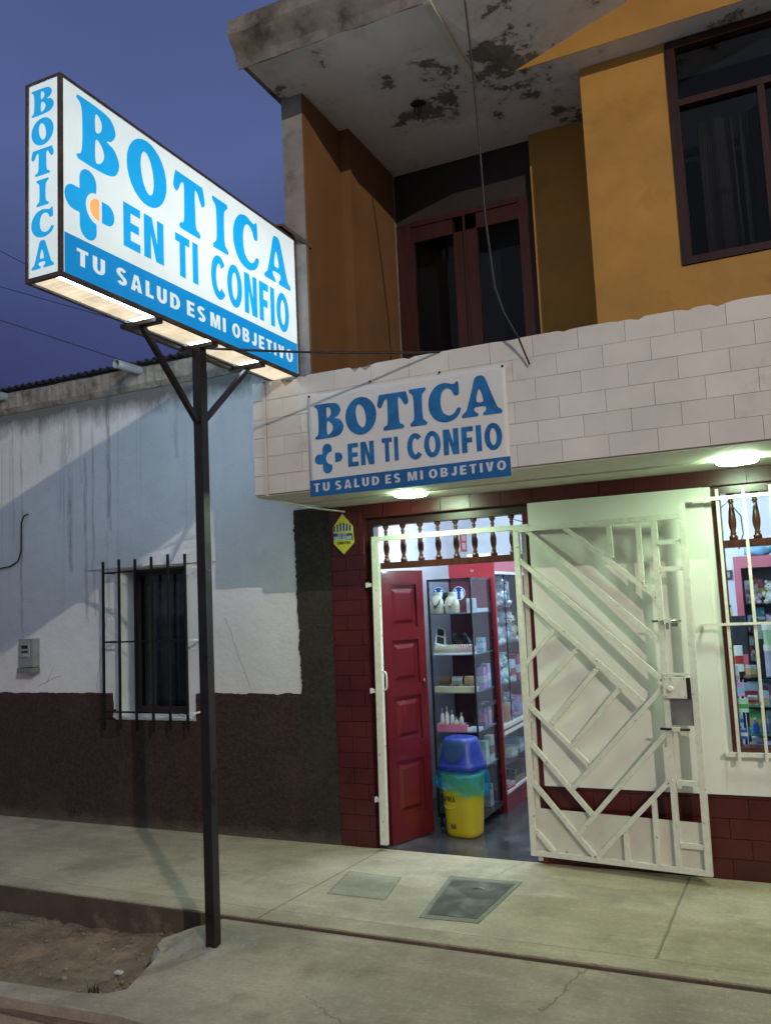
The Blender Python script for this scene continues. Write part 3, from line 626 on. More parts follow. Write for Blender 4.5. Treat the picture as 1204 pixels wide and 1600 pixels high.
# barred grille in front of the window
G = thing('window_grille', 'black iron grille of six upright bars standing off the plastered house window', 'grille', (-4.23, -.12, .72))
gxs = [-4.609+i*(.763/5) for i in range(6)]
for i, xx in enumerate(gxs):
    zt = 1.955+.006*math.sin(i*2.1)+i*.003; zb = .715+.01*math.sin(i*1.7)
    bb = MB(); bb.beam((xx, -.12, zb), (xx+.002*math.sin(i), -.12, zt), .015, .015); bb.bevel(.002); bb.build('bar', 'iron', G)
for zz in (1.868, 1.352, .842):
    bb = MB(); bb.beam((-4.609, -.105, zz), (-3.846, -.105, zz), .012, .012, (0, 0, 1)); bb.build('crossbar', 'iron', G)
    for xx in (-4.609, -3.80):
        q = MB(); q.beam((xx, -.104, zz), (xx+(.0 if xx < -4 else .0), .0, zz), .012, .012, (0, 0, 1)); q.build('stay', 'plaster_plain' if xx > -4 else 'iron', G)
    q = MB(); q.beam((-3.846, -.105, zz), (-3.793, -.105, zz), .011, .011, (0, 0, 1)); q.build('crossbar', 'plaster_plain', G)
# electricity meter
Mt = thing('electricity_meter', 'small grey electricity meter box fixed low on the white plastered wall', 'meter', (-5.46, 0, 1.13))
q = MB(); q.box(-5.535, -5.385, -.07, .0, 1.175, 1.395); q.bevel(.006); q.build('case', mat('meter_grey', (.23, .235, .23), .5, .15, 12, .1, 40), Mt)
q = MB(); q.box(-5.505, -5.415, -.078, -.068, 1.255, 1.365); q.bevel(.003); q.build('window', mat('meter_glass', (.30, .31, .31), .2, .2, 30, 0), Mt)
q = MB(); q.box(-5.495, -5.43, -.082, -.076, 1.318, 1.345); q.box(-5.495, -5.43, -.082, -.076, 1.285, 1.30); q.build('register', 'cable', Mt)
q = MB(); q.box(-5.54, -5.38, -.085, .0, 1.125, 1.168); q.bevel(.005); q.build('terminal_cover', mat('meter_lid', (.17, .165, .15), .5, .2, 20, .1, 40), Mt)
q = MB(); q.tube([(-5.50, -.012, 2.40), (-5.545, -.015, 2.385), (-5.575, -.012, 2.33), (-5.575, -.012, 2.2), (-5.575, -.013, 2.10), (-5.61, -.014, 2.02), (-5.70, -.012, 1.985), (-5.82, -.012, 1.975), (-5.95, -.012, 2.0)], .006, 6)
tag(q.build('wall_cable', 'cable', at=(-5.6, -.01, 2.1)), 'short black cable looping down the white plastered wall from a clip', 'cable')

# ================================================================== SHOP BUILDING
B = thing('shop_building', 'two storey corner shop with cream tiled canopy, red tiled pilasters and ochre orange upper floor', 'building', (0, .1, 0))
XR = 4.2
def tiles(mb, x0, x1, z0, z1, y, tw, th, off=0.0, gap=.0022, thick=.008, tilt=.0012, top_rag=0, half=True, bev=.0012, skip=None):
    """running-bond wall tiles as separate little slabs facing -y; gaps show the grout behind"""
    r = 0; z = z0
    while z < z1-1e-4:
        zt = min(z+th, z1); x = x0 - ((off+(tw/2 if (half and r % 2) else 0)) % tw)
        while x < x1-1e-4:
            a, b = max(x, x0)+gap, min(x+tw, x1)-gap
            if b-a > .006 and not (skip and skip(a, b, z, zt)):
                j = [rnd(-tilt, tilt) for _ in range(4)]; top = zt-gap
                yb = y; f_ = [y-thick+j[0], y-thick+j[1], y-thick+j[2], y-thick+j[3]]
                if top_rag and zt >= z1-1e-4:
                    m_ = 7; ups = []
                    for i in range(m_+1):
                        xx = a+(b-a)*i/m_; k = NO.noise(Vector((xx*11, 3.3, 0)))*1.0+.6*NO.noise(Vector((xx*37, 1, 5)))
                        ups.append((xx, top - max(0, k-.18)*top_rag(xx)))
                    mb.prism([(a, z+gap), (b, z+gap)]+ups[::-1], 'y', y-thick+j[0], y)
                else:
                    mb.hexa([(a, f_[0], z+gap), (b, f_[1], z+gap), (b, yb, z+gap), (a, yb, z+gap), (a, f_[2], top), (b, f_[3], top), (b, yb, top), (a, yb, top)])
            x += tw
        z += th; r += 1
    return mb
# --- ground floor
w = MB()   # pilaster, header beam, plinth core (grout coloured) behind the tiles
w.box(-2.722, -2.478, .0, .22, 0, 2.21); w.box(-2.478, XR, .0, .22, 2.115, 2.21); w.box(-1.35, XR, .0, .22, 0, .445); w.build('wall_core', 'red_grout', B)
t = MB(); tiles(t, -2.726, -2.470, .004, 2.205, .0, .205, .0985, .09, gap=.0016); 
t2 = MB(); tiles(t2, -2.47, XR, 2.118, 2.206, .0, .2, .09, .05, gap=.0018); t2.build('header_tiles', 'red_tile', B); t2 = MB()
tiles(t2, -1.352, XR, .004, .443, .0, .205, .105, .03, gap=.0016)
pt = t.build('pilaster_tiles', 'red_tile', B); t2.build('plinth_tiles', 'red_tile', B)
t = MB()   # reveal of the pilaster, tiles face +x
z = .004
while z < 2.1:
    t.box(-2.478, -2.470, .002, .105, z+.0016, z+.0969); t.box(-2.478, -2.470, .108, .219, z+.0016, z+.0969); z += .0985
t.build('reveal_tiles', 'red_tile', B)
# ivory wall between door and window and below the window
w = MB(); w.box(-1.35, -.35, -.028, .20, .447, 2.113); w.bevel(.006, 2)
w.box(-.3495, XR, -.026, .20, .447, .648); w.box(-.3495, -.312, -.020, .20, .6485, 2.112); w.box(1.35, XR, -.026, .2, .6485, 2.112)
w.build('ivory_wall', 'panel_white', B)
si = MB(); si.box(-.34, 1.38, -.034, .20, .6485, .664); si.build('window_sill', 'panel_white', B)
w = MB(); w.box(-2.7, -2.62, .23, 3.9, 0, 2.6); w.build('side_wall', 'shop_wall', B)
# door and window woodwork
df = MB(); df.box(-2.469, -2.425, .05, .13, 0, 2.112); df.box(-2.425, -1.352, .05, .13, 2.062, 2.112); df.build('door_frame', 'dark_wood', B)
df = MB(); df.box(-1.392, -1.353, -.01, .13, 0, 2.06); df.build('door_jamb', 'red_door', B)
tr = MB(); tr.box(-2.425, -1.392, .045, .135, 1.775, 1.815); tr.bevel(.004); tr.build('transom', 'brown_wood', B)
wf = MB(); wf.box(-.31, -.268, .02, .12, .665, 2.112); wf.box(-.268, 1.3, .02, .12, 2.072, 2.112); wf.box(-.268, 1.3, .02, .12, .665, .69); wf.box(1.3, 1.345, .02, .12, .665, 2.112)
wf = wf.build('shop_window', 'brown_wood', B)
tr = MB(); tr.box(-.268, 1.3, .025, .115, 1.772, 1.812); tr.bevel(.004); tr.build('transom', 'brown_wood', wf)
p = MB(); p.box(-.268, 1.3, .068, .073, .69, 1.772); p.build('pane', 'pane', wf)
PR = [(.008, 0), (.022, .002), (.022, .020), (.013, .030), (.017, .036), (.012, .044), (.019, .075), (.021, .10), (.017, .14), (.011, .19), (.010, .197), (.016, .205), (.010, .213), (.014, .225), (.021, .232), (.021, .2455), (.008, .2465)]
def baluster(x, y, z, parent, s=1.0):
    q = MB(); q.lathe([(r*s, h*s) for r, h in PR], (0, 0, 0), 12)
    o = q.build('baluster', 'brown_wood'); o.parent = parent; off = Vector((0, 0, 0)); a = parent
    while a: off += a.location; a = a.parent
    o.location = Vector((x, y, z))-off; return o
b0 = baluster(-2.353, .09, 1.8155, B)
def more(o, dx):
    c = o.copy(); COL.objects.link(c); c.location.x += dx
    return c
for i in range(1, 8): more(b0, i*.1235)
b1 = baluster(-.215, .07, 1.8125, wf, 1.05)
for i in range(1, 12): more(b1, i*.1235)
# red panelled door leaf, folded back into the shop
ux, uy = (-2.262+2.40), (.43-.055); L = math.hypot(ux, uy); ux, uy = ux/L, uy/L; nx_, ny_ = uy, -ux
def DP(u, v, n_): return (-2.40+ux*u+nx_*n_, .055+uy*u+ny_*n_, v)
def dbox(mb, u0, u1, v0, v1, n0, n1): return mb.hexa([DP(u0, v0, n1), DP(u1, v0, n1), DP(u1, v0, n0), DP(u0, v0, n0), DP(u0, v1, n1), DP(u1, v1, n1), DP(u1, v1, n0), DP(u0, v1, n0)])
LW = .40
q = MB(); dbox(q, 0, .07, .012, 1.765, -.02, .02); dbox(q, LW-.07, LW, .012, 1.765, -.02, .02)
rails = [(.012, .17), (.52, .64), (.93, 1.01), (1.30, 1.38), (1.67, 1.765)]
for a, c_ in rails: dbox(q, .07, LW-.07, a, c_, -.02, .02)
q.bevel(.004)
D = q.build('door', 'red_door', B)
q = MB()
for (a, b_), (c_, e_) in zip(rails, rails[1:]):
    dbox(q, .07, LW-.07, b_, c_, -.006, .006)
    lo, hi = b_+.03, c_-.03
    if hi-lo > .03:
        A = [DP(.10, lo, .0065), DP(LW-.10, lo, .0065), DP(LW-.10, hi, .0065), DP(.10, hi, .0065)]; Bq = [DP(.125, lo+.025, .016), DP(LW-.125, lo+.025, .016), DP(LW-.125, hi-.025, .016), DP(.125, hi-.025, .016)]
        va = [q.bm.verts.new(x) for x in A]; vb = [q.bm.verts.new(x) for x in Bq]; q.bm.faces.new(vb)
        for i in range(4): q.bm.faces.new((va[i], va[(i+1) % 4], vb[(i+1) % 4], vb[i]))
q.build('door_panels', 'red_door', D)
q = MB(); dbox(q, LW-.055, LW-.02, 1.00, 1.012, .021, .032); q.tube([DP(LW-.04, .985, .026), DP(LW-.04, 1.03, .026)], .007, 8); q.build('latch', 'red_door', D)
# --- canopy / parapet
CY = -.89
q = MB()
q.box(-2.722, XR, CY+.004, CY+.10, 2.205, 2.86); q.box(-2.722, -2.63, CY+.10, .0, 2.33, 2.86)
q.build('parapet', 'grout', B)
q = MB(); q.box(-2.722, XR, CY+.102, 3.9, 2.36, 2.46); q.build('terrace_floor', 'slab', B)
q = MB(); q.box(-2.722, XR, CY+.006, -.44, 2.196, 2.204); q.box(-2.722, XR, -.44, -.001, 2.207, 2.3)
q.box(-2.722, XR, -.452, -.438, 2.188, 2.196); q.build('canopy_soffit', 'canopy_soffit', B)
def ragf(x): return .10 if x < -1.6 else (.045 if (-.55 < x < .2) else .02)
t = MB(); tiles(t, -2.63, XR, 2.205, 2.868, CY+.004, .228, .1105, .115, gap=.0009, top_rag=ragf, thick=.010)
tiles(t, -2.724, -2.652, 2.205, 2.868, CY+.004, .228, .1105, .03, gap=.0013, thick=.010, half=False)
t.build('parapet_tiles', 'white_tile', B)
t = MB(); t.box(-2.651, -2.634, CY-.012, CY+.004, 2.195, 2.862); t.bevel(.003); t.build('trim_strip', 'white_tile', B)
# broken mortar on the parapet top
t = MB()
for i in range(60):
    x = -2.70+1.35*(i/60)**1.2+rnd(-.02, .02); r = rnd(.012, .034)*(1 if x < -2.2 else .6); t.ball((x, CY+.05+rnd(-.035, .03), 2.858+r*.1), r, (rnd(.9, 1.5), 1, rnd(.35, .8)), 1)
for v in t.bm.verts: v.co += Vector((rnd(-1, 1), rnd(-1, 1), rnd(-1, 1)))*.006
t.build('broken_mortar', 'slab', B)
# --- upper storey
ZS = 4.62
q = MB(); q.box(-2.50, -2.362, -.832, -.30, 2.46, ZS-.002); q.build('corner_column', 'conc_col', B)
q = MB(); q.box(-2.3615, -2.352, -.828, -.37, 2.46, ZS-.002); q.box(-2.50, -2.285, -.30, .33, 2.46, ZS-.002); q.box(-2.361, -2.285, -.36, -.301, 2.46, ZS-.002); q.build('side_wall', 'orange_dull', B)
q = MB(); q.box(-2.50, -2.29, .331, 3.9, 2.46, ZS-.002); q.build('side_wall', 'conc_col', B)
q = MB(); q.box(-1.275, -.60, .30, .5, 2.46, ZS-.002); q.build('rear_wall', 'orange', B)
q = MB(); q.box(-.815, -.338, -.25, -.05, 2.46, ZS-.002); q.box(-.338, 1.6, -.25, -.05, 2.46, 3.312); q.box(1.6, XR, -.25, -.05, 2.46, ZS-.002); q.box(-.815, -.68, -.05, .30, 2.46, ZS-.003); q.build('upper_wall', 'orange', B)
# upper window
uw = MB()
for a in ((-.336, -.285, 3.314, 4.612), (1.55, 1.598, 3.314, 4.612)): uw.box(a[0], a[1], -.262, -.19, a[2], a[3])
uw.box(-.285, 1.55, -.262, -.19, 3.314, 3.355); uw.box(-.285, 1.55, -.262, -.19, 4.565, 4.612); uw.box(-.285, 1.55, -.258, -.19, 4.225, 4.262); uw.box(.112, .148, -.255, -.19, 3.355, 4.225); uw.box(.80, .836, -.255, -.19, 3.355, 4.225)
uw = uw.build('upper_window', 'dark_wood', B)
p = MB(); p.box(-.285, 1.55, -.224, -.219, 3.356, 4.564); p.build('pane', 'pane_dark', uw)
c = MB()
for i in range(60):
    xa = -.20+i*.0125; rr = .009+.004*math.sin(i*.9)
    if i % 17 in (15, 16): continue
    c.tube([(xa, -.14+.015*math.sin(i*.7), 3.36), (xa+.01*math.sin(i*.37), -.14+.015*math.sin(i*.7+.5), 4.16)], rr, 6)
c.build('curtain', 'curtain', uw)
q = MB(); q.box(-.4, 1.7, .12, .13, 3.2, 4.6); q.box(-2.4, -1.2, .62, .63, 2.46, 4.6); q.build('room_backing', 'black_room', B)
# balcony double door
q = MB(); y0_ = .36
for a in ((-2.283, -2.16, 2.47, 4.24), (-1.39, -1.277, 2.47, 4.24), (-1.86, -1.69, 2.47, 4.095), (-2.16, -1.86, 4.09, 4.2), (-1.69, -1.39, 4.09, 4.2), (-2.16, -1.86, 2.47, 2.9), (-1.69, -1.39, 2.47, 2.9)): q.box(a[0], a[1], y0_, y0_+.05, a[2], a[3])
q.box(-2.16, -1.39, y0_-.012, y0_+.05, 4.2, 4.24)
q.box(-1.782, -1.768, y0_-.012, y0_, 2.47, 4.2)
bd = q.build('balcony_door', 'upper_door', B)
p = MB(); p.box(-2.16, -1.86, y0_+.02, y0_+.026, 2.9, 4.09); p.box(-1.69, -1.39, y0_+.02, y0_+.026, 2.9, 4.09); p.build('pane', 'pane_dark', bd)
q = MB(); q.box(-2.283, -1.277, y0_+.005, y0_+.05, 4.241, ZS-.002); q.build('transom_panel', mat('dark_transom_board', (.030, .024, .021), .7, .2, 4, .1, 20), bd)
# roof slab: flat soffit on the left, rising to the right of a crease, orange beam across
q = MB(); q.box(-2.50, -1.40, -1.205, 3.9, ZS, ZS+.05); q.box(-1.3995, -1.15, -.421, 3.9, ZS, ZS+.05); q.box(-1.1495, XR, -.415, 3.9, ZS, ZS+.05)
def SZ_(x, y): return ZS+.305*max(0, x-(-1.40+.25*(y+1.205)/.785))
for pl in ([(-1.40, -1.205), (XR, -1.205), (XR, -.421), (-1.15, -.421)],):
    q.hexa([(x, y, SZ_(x, y)+(.0004 if x < 0 else 0)) for x, y in pl]+[(x, y, SZ_(x, y)+.06) for x, y in pl])
q.prism([(-1.3995, -1.2045), (-1.1505, -.4215), (-1.3995, -.4215)], 'z', ZS, ZS+.05)
q.build('roof_soffit', 'soffit', B)
q = MB(); q.prism([(-1.155, ZS-.004), (XR, ZS-.004), (XR, ZS+(XR+1.15)*.305), (-1.15, ZS+.0005)], 'y', -.4195, -.4152); q.build('roof_beam', 'orange', B)
q = MB()
def slabrow(sec, x0, x1, n, amp, s=0):
    rows = []
    for i in range(n+1):
        x = x0+(x1-x0)*i/n
        rows.append([q.bm.verts.new((x, y+amp*NO.noise(Vector((x*5, j*2.3+s, 1)))+amp*.6*NO.noise(Vector((x*19, j*2.3+s, 4))), z+amp*NO.noise(Vector((x*6, j*1.7+s, 9))))) for j, (y, z) in enumerate(sec)])
    for a, b in zip(rows, rows[1:]):
        for j in range(len(sec)): q.bm.faces.new((a[j], a[(j+1) % len(sec)], b[(j+1) % len(sec)], b[j]))
    q.bm.faces.new(rows[0]); q.bm.faces.new(rows[-1][::-1])
slabrow([(-1.206, 4.612), (-1.225, 4.66), (-1.25, 4.69), (-1.29, 4.74), (-1.305, 4.76), (-1.305, 4.85), (-1.2, 4.86), (-1.2, 4.612)], -2.55, -1.38, 90, .007)
slabrow([(-1.20, 4.672), (-1.19, 4.86), (3.9, 4.86), (3.9, 4.672)], -2.57, -1.3, 30, .004, 5)
q.build('roof_cornice', 'slab', B)
q = MB(); slabrow([(-1.26, 4.861), (-1.26, 5.6), (-1.1, 5.6), (-1.1, 4.861)], -2.16, -1.3, 20, .006, 11)
q.build('roof_parapet', 'slab', B)
q = MB()
slabrow([(-1.208, 4.614), (-1.195, 4.606), (-.46, 4.606), (-.44, 4.618), (-.44, 4.63), (-1.208, 4.63)], -1.415, -1.375, 4, .004, 2); q.build('crease_rib', 'canopy_soffit', B)
# ceiling rose hole with loose wires
q = MB(); q.lathe([(.034, 0), (.040, .004), (.030, .010)], (-1.778, -.398, ZS-.010), 14, 1.2, .9)
for i in range(18): a = rnd(0, 6.28); q.ball((-1.778+.04*math.cos(a), -.398+.033*math.sin(a), ZS-.003), rnd(.006, .014), (1, 1, .4), 1)
hr = q.build('ceiling_hole', 'dark_hole', B)
q = MB(); q.tube([(-1.80, -.398, ZS-.01), (-1.805, -.40, ZS-.05), (-1.785, -.40, ZS-.085), (-1.76, -.40, ZS-.05), (-1.762, -.398, ZS-.01)], .003, 5); q.tube([(-1.778, -.398, ZS-.01), (-1.779, -.398, ZS-.12)], .003, 5); q.build('loose_wire', 'cable', hr)
# canopy lights
for xx, yy in ((-1.951, -.405), (-.146, -.47), (1.7, -.46)):
    q = MB(); q.lathe([(.104, 0), (.104, -.004), (.102, -.008), (.05, -.008)], (xx, yy, 2.205 if yy > -.44 else 2.196), 28)
    o = q.build('ceiling_light', mat('white_lamp_rim', (.75, .77, .73), .4, .03, 5, 0), at=(xx, yy, 2.196))
    tag(o, {-1.951: 'round white light under the canopy, just below the banner', -.146: 'round white light under the canopy above the barred shop window'}.get(xx, 'round white light under the canopy beyond the shop window'), 'light', 'round lights under the canopy')
    q = MB(); q.lathe([(.101, -.0085), (.101, -.018), (.094, -.026), (.06, -.031)], (xx, yy, 2.205 if yy > -.44 else 2.196), 28); q.build('diffuser', 'canopy_led', o)
# stray wire along the canopy's left soffit edge
q = MB(); q.tube([(-2.70, CY+.02, 2.192), (-2.69, -.6, 2.188), (-2.665, -.3, 2.176), (-2.64, -.02, 2.178), (-2.60, -.013, 2.17)], .006, 6)
tag(q.build('canopy_wire', 'canopy_soffit', at=(-2.68, -.5, 2.19)), 'thin pale wire running under the left edge of the canopy', 'wire')

# ================================================================== LIT SIGN ON ITS POLE
S = thing('lit_shop_sign', 'tall black pole carrying a large lit white and blue pharmacy box sign', 'sign', (-2.535, -1.635, .0))
SX0, SX1, SY0, SY1, SZ0, SZ1 = -2.62, -2.43, -2.653, -.836, 2.893, 3.717
q = MB(); q.beam((-2.537, -1.634, -.04), (-2.533, -1.652, 2.853), .05, .05); q.bevel(.004); q.build('pole', 'pole_iron', S)
for a, b in (((-2.533, -1.682, 2.48), (-2.533, -2.07, 2.853)), ((-2.533, -1.62, 2.495), (-2.533, -1.225, 2.853))):
    q = MB(); q.beam(a, b, .024, .024, (1, 0, 0)); q.build('brace', 'pole_iron', S)
q = MB()
for yy in (-2.07, -1.652, -1.225):
    q.box(SX0-.02, SX1-.004, yy-.024, yy+.024, 2.854, 2.873)
q.box(SX0-.02, SX0+.005, -2.045, -1.677, 2.856, 2.871); q.box(SX0-.02, SX0+.005, -1.627, -1.25, 2.856, 2.871); q.build('cradle', 'rust_iron', S)
fr = MB(); e_ = .016
for xx in (SX0, SX1-e_):
    fr.box(xx, xx+e_, SY0, SY1, SZ0-.018, SZ0); fr.box(xx, xx+e_, SY0, SY1, SZ1-.014, SZ1)
    for yy in (SY0, SY1-e_): fr.box(xx, xx+e_, yy, yy+e_, SZ0+.0005, SZ1-.0145)
for yy in (SY0, SY1-e_):
    fr.box(SX0+e_+.0005, SX1-e_-.0005, yy, yy+e_, SZ0-.017, SZ0); fr.box(SX0+e_+.0005, SX1-e_-.0005, yy, yy+e_, SZ1-.013, SZ1)
fr.box(SX0+e_+.001, SX1-e_-.001, SY0+e_+.001, SY1-e_-.001, SZ1-.008, SZ1-.003)
fr.build('frame', mat('weathered_sign_frame', (.085, .068, .060), .6, .35, 14, .3, 60, metal=.2, col2=(.16, .11, .08), blo=.55, bhi=.7), S)
q = MB(); q.box(SX1-.0055, SX1-.0025, SY0+.0205, SY1-.0205, SZ0+.001, SZ1-.015); pf = q.build('face_panel', 'sign_white', S)
q = MB(); q.box(SX0+.0025, SX0+.0055, SY0+.0205, SY1-.0205, SZ0+.001, SZ1-.015); pb = q.build('face_panel', 'sign_white_rear', S)
q = MB(); q.box(SX0+.0205, SX1-.0205, SY0+.0025, SY0+.0055, SZ0+.001, SZ1-.015); pe = q.build('end_panel', 'sign_white', S)
q = MB(); q.box(SX0+.0205, SX1-.0205, SY1-.0055, SY1-.0025, SZ0+.001, SZ1-.015); q.build('end_panel', 'sign_white', S)
TITLE = [('B', .090, .52, .250, .285), ('O', .392, .50, .275, .305), ('T', .718, .483, .248, .285), ('I', 1.030, .487, .136, .280), ('C', 1.214, .480, .246, .295), ('A', 1.512, .495, .286, .278)]
LINE2 = [('EN', .366, .243, .272, .205), ('TI', .724, .236, .176, .210), ('CONFIO', 1.008, .222, .760, .228)]
LINE3 = [('TU', .088, .056, .160, .072), ('SALUD', .318, .056, .432, .074), ('ES', .804, .056, .146, .074), ('MI', .992, .054, .130, .074), ('OBJETIVO', 1.182, .054, .612, .074)]
K = .970
def letter_face(parent, org, u, v, n, W_):
    q = MB(); 
    for ch, a, b, w_, h_ in TITLE: place(q, *fat(ch, w_*K, h_*K), Vector(org)+Vector(u)*a*K+Vector(v)*b*K, u, v)
    solid(q, .0012, n).build('title_lettering', 'sign_blue', parent)
    q = MB()
    for t, a, b, w_, h_ in LINE2: place(q, *sans(t, w_*K, h_*K), Vector(org)+Vector(u)*a*K+Vector(v)*b*K, u, v)
    solid(q, .0012, n).build('name_lettering', 'sign_blue', parent)
    q = MB(); place(q, *poly_fill([[(0.021, .001), (W_-.021, .001), (W_-.021, .180), (.021, .167)]]), org, u, v); solid(q, .0010, n).build('slogan_band', 'sign_band', parent)
    for t, a, b, w_, h_ in LINE3:
        q = MB(); place(q, *sans(t, w_*K, h_*K, space=1.9), Vector(org)+Vector(u)*a*K+Vector(v)*b*K+Vector(n)*.0012, u, v); solid(q, .0010, n).build('slogan_word', 'sign_white', parent)
    main, nub, dot = cross_mark(1.0)
    q = MB()
    for lp in (main, nub): place(q, *poly_fill([[(p[0]*.277+.022, p[1]*.30+.180) for p in lp]]), org, u, v)
    solid(q, .0012, n).build('cross_emblem', 'sign_blue', parent)
    q = MB(); place(q, *poly_fill([[(p[0]*.277+.022, p[1]*.30+.180) for p in dot]]), org, u, v); solid(q, .0014, n).build('emblem_dot', 'sign_orange', parent)
letter_face(pf, (SX1-.0022, SY0, SZ0), (0, 1, 0), (0, 0, 1), (1, 0, 0), SY1-SY0)
letter_face(pb, (SX0+.0022, SY1, SZ0), (0, -1, 0), (0, 0, 1), (-1, 0, 0), SY1-SY0)
q = MB()
for i, ch in enumerate('BOTICA'):
    w_ = {'I': .066}.get(ch, .120); place(q, *fat(ch, w_, .111), (-2.525-w_/2-.002, SY0+.0022, SZ0+.673-i*.1285), (1, 0, 0), (0, 0, 1))
solid(q, .0012, (0, -1, 0)).build('title_lettering', 'sign_blue', pe)
# lit underside: four reflector trays between the cross bars, a bare tube showing along the street end
for i, (a, b) in enumerate(((SY0+.022, -2.096), (-2.044, -1.678), (-1.626, -1.251), (-1.199, SY1-.024))):
    q = MB(); n_ = 14
    xr = SX1-.062 if i == 0 else SX1-.030
    x_edge = [xr + (.012*NO.noise(Vector((k*.7, i*3.1, 2))) if i < 2 else 0) for k in range(n_+1)]
    for k in range(n_):
        ya, yb = a+(b-a)*k/n_, a+(b-a)*(k+1)/n_; xa = xr+.012*NO.noise(Vector((k*.9, i*3.1, 2)))
        q.hexa([(SX0+.021, ya+.0004, SZ0-.010), (xa, ya+.0004, SZ0-.006), (xa, yb-.0004, SZ0-.006), (SX0+.021, yb-.0004, SZ0-.010), (SX0+.021, ya+.0004, SZ0-.004), (xa, ya+.0004, SZ0-.001), (xa, yb-.0004, SZ0-.001), (SX0+.021, yb-.0004, SZ0-.004)])
    q.build('reflector_tray', 'sign_tray', S)
q = MB(); q.tube([(SX1-.038, SY0+.03, SZ0+.012), (SX1-.038, -2.10, SZ0+.012)], .014, 10); q.build('tube', 'tube', S)
q = MB(); q.tube([(SX1-.033, -2.065, SZ0-.012), (SX1-.033, -2.04, SZ0-.012)], .010, 8); q.build('tube_end', 'tube', S)
q = MB(); q.beam((-2.47, -.93, 3.775), (-2.345, -.80, 3.66), .032, .02, (0, 0, 1)); q.beam((-2.50, -.95, 3.768), (-2.45, -.92, 3.772), .03, .012, (0, 0, 1)); q.build('wall_bracket', 'rust_iron', S)
q = MB(); pts = []
for i in range(13):
    t_ = i/12; pts.append((-2.53+1.06*t_, -1.64+.80*t_, 2.862+.008*t_-.014*math.sin(math.pi*t_)))
q.tube(pts, .0065, 6)
tag(q.build('stay_wire', 'cable', at=(-2.0, -1.2, 2.88)), 'dark stay wire stretched from the sign pole top to the canopy parapet', 'wire')

# ================================================================== PAINTED BANNER ON THE PARAPET
BN = thing('banner', 'painted white cloth banner with blue pharmacy lettering nailed to the tiled canopy', 'banner', (-1.77, -.905, 2.16))
q = MB(); nx, nz = 44, 22; BX0, BX1, BZ0, BZ1 = -2.350, -1.183, 2.160, 2.742
def BY(x, z): return -.9035-.0005*math.sin((x+z)*9)-.030*max(0, z-2.695)*math.sin(x*34+z*20)-.02*max(0, x+1.20)*math.sin(z*22)
gridv = [[q.bm.verts.new((BX0+(BX1-BX0)*i/nx, BY(BX0+(BX1-BX0)*i/nx, BZ0+(BZ1-BZ0)*j/nz), BZ0+(BZ1-BZ0)*j/nz)) for i in range(nx+1)] for j in range(nz+1)]
for j in range(nz):
    for i in range(nx): q.bm.faces.new((gridv[j][i], gridv[j][i+1], gridv[j+1][i+1], gridv[j+1][i])).smooth = True
r_ = bmesh.ops.extrude_face_region(q.bm, geom=list(q.bm.faces)); bmesh.ops.translate(q.bm, verts=[g_ for g_ in r_['geom'] if isinstance(g_, bmesh.types.BMVert)], vec=(0, .003, 0))
q.build('cloth', 'banner', BN)
U, V, Nn = (1, 0, 0), (0, 0, 1), (0, -1, 0)
YB = -.9052
q = MB()
for ch, x0, z0, w_, h_ in (('B', -2.306, 2.483, .180, .198), ('O', -2.110, 2.481, .190, .203), ('T', -1.912, 2.481, .184, .200), ('I', -1.722, 2.482, .098, .203), ('C', -1.612, 2.484, .180, .204), ('A', -1.430, 2.490, .219, .205)):
    place(q, *fat(ch, w_, h_), (x0, YB, z0), U, V)
solid(q, .0008, Nn).build('title_lettering', 'banner_blue', BN)
q = MB()
for tx, x0, z0, w_, h_ in (('EN', -2.104, 2.306, .160, .129), ('TI', -1.895, 2.310, .096, .130), ('CONFIO', -1.746, 2.306, .526, .136)): place(q, *sans(tx, w_, h_), (x0, YB, z0), U, V)
solid(q, .0008, Nn).build('name_lettering', 'banner_blue', BN)
main, nub, dot = cross_mark(1.0); q = MB()
for lp in (main, nub): place(q, *poly_fill([[(p[0]*.174, p[1]*.168) for p in lp]]), (-2.313, YB, 2.284), U, V)
solid(q, .0008, Nn).build('cross_emblem', 'banner_blue', BN)
q = MB(); q.prism([(BX0+.001, BZ0+.001), (BX1-.001, BZ0+.001), (BX1-.001, 2.262), (BX0+.001, 2.254)], 'y', YB-.0006, YB+.0012); q.build('slogan_band', 'banner_band', BN)
for tx, x0, w_ in (('TU', -2.325, .100), ('SALUD', -2.190, .270), ('ES', -1.883, .088), ('MI', -1.752, .088), ('OBJETIVO', -1.630, .422)):
    q = MB(); place(q, *sans(tx, w_, .048, space=2.2), (x0, YB-.0010, 2.186), U, V)
    for v in q.bm.verts: v.co.z += .010*(v.co.x+2.325)/1.1
    solid(q, .0006, Nn).build('slogan_word', 'banner_white', BN)
for x, z in ((-2.335, 2.735), (-1.95, 2.765), (-1.195, 2.732), (-1.54, 2.752)):
    q = MB(); q.lathe([(.006, 0), (.007, .003), (.003, .006)], (0, 0, 0), 8)
    for v in q.bm.verts: v.co = Vector((v.co.x+x, -v.co.z-.906, v.co.y+z))
    q.build('nail', 'iron', BN)

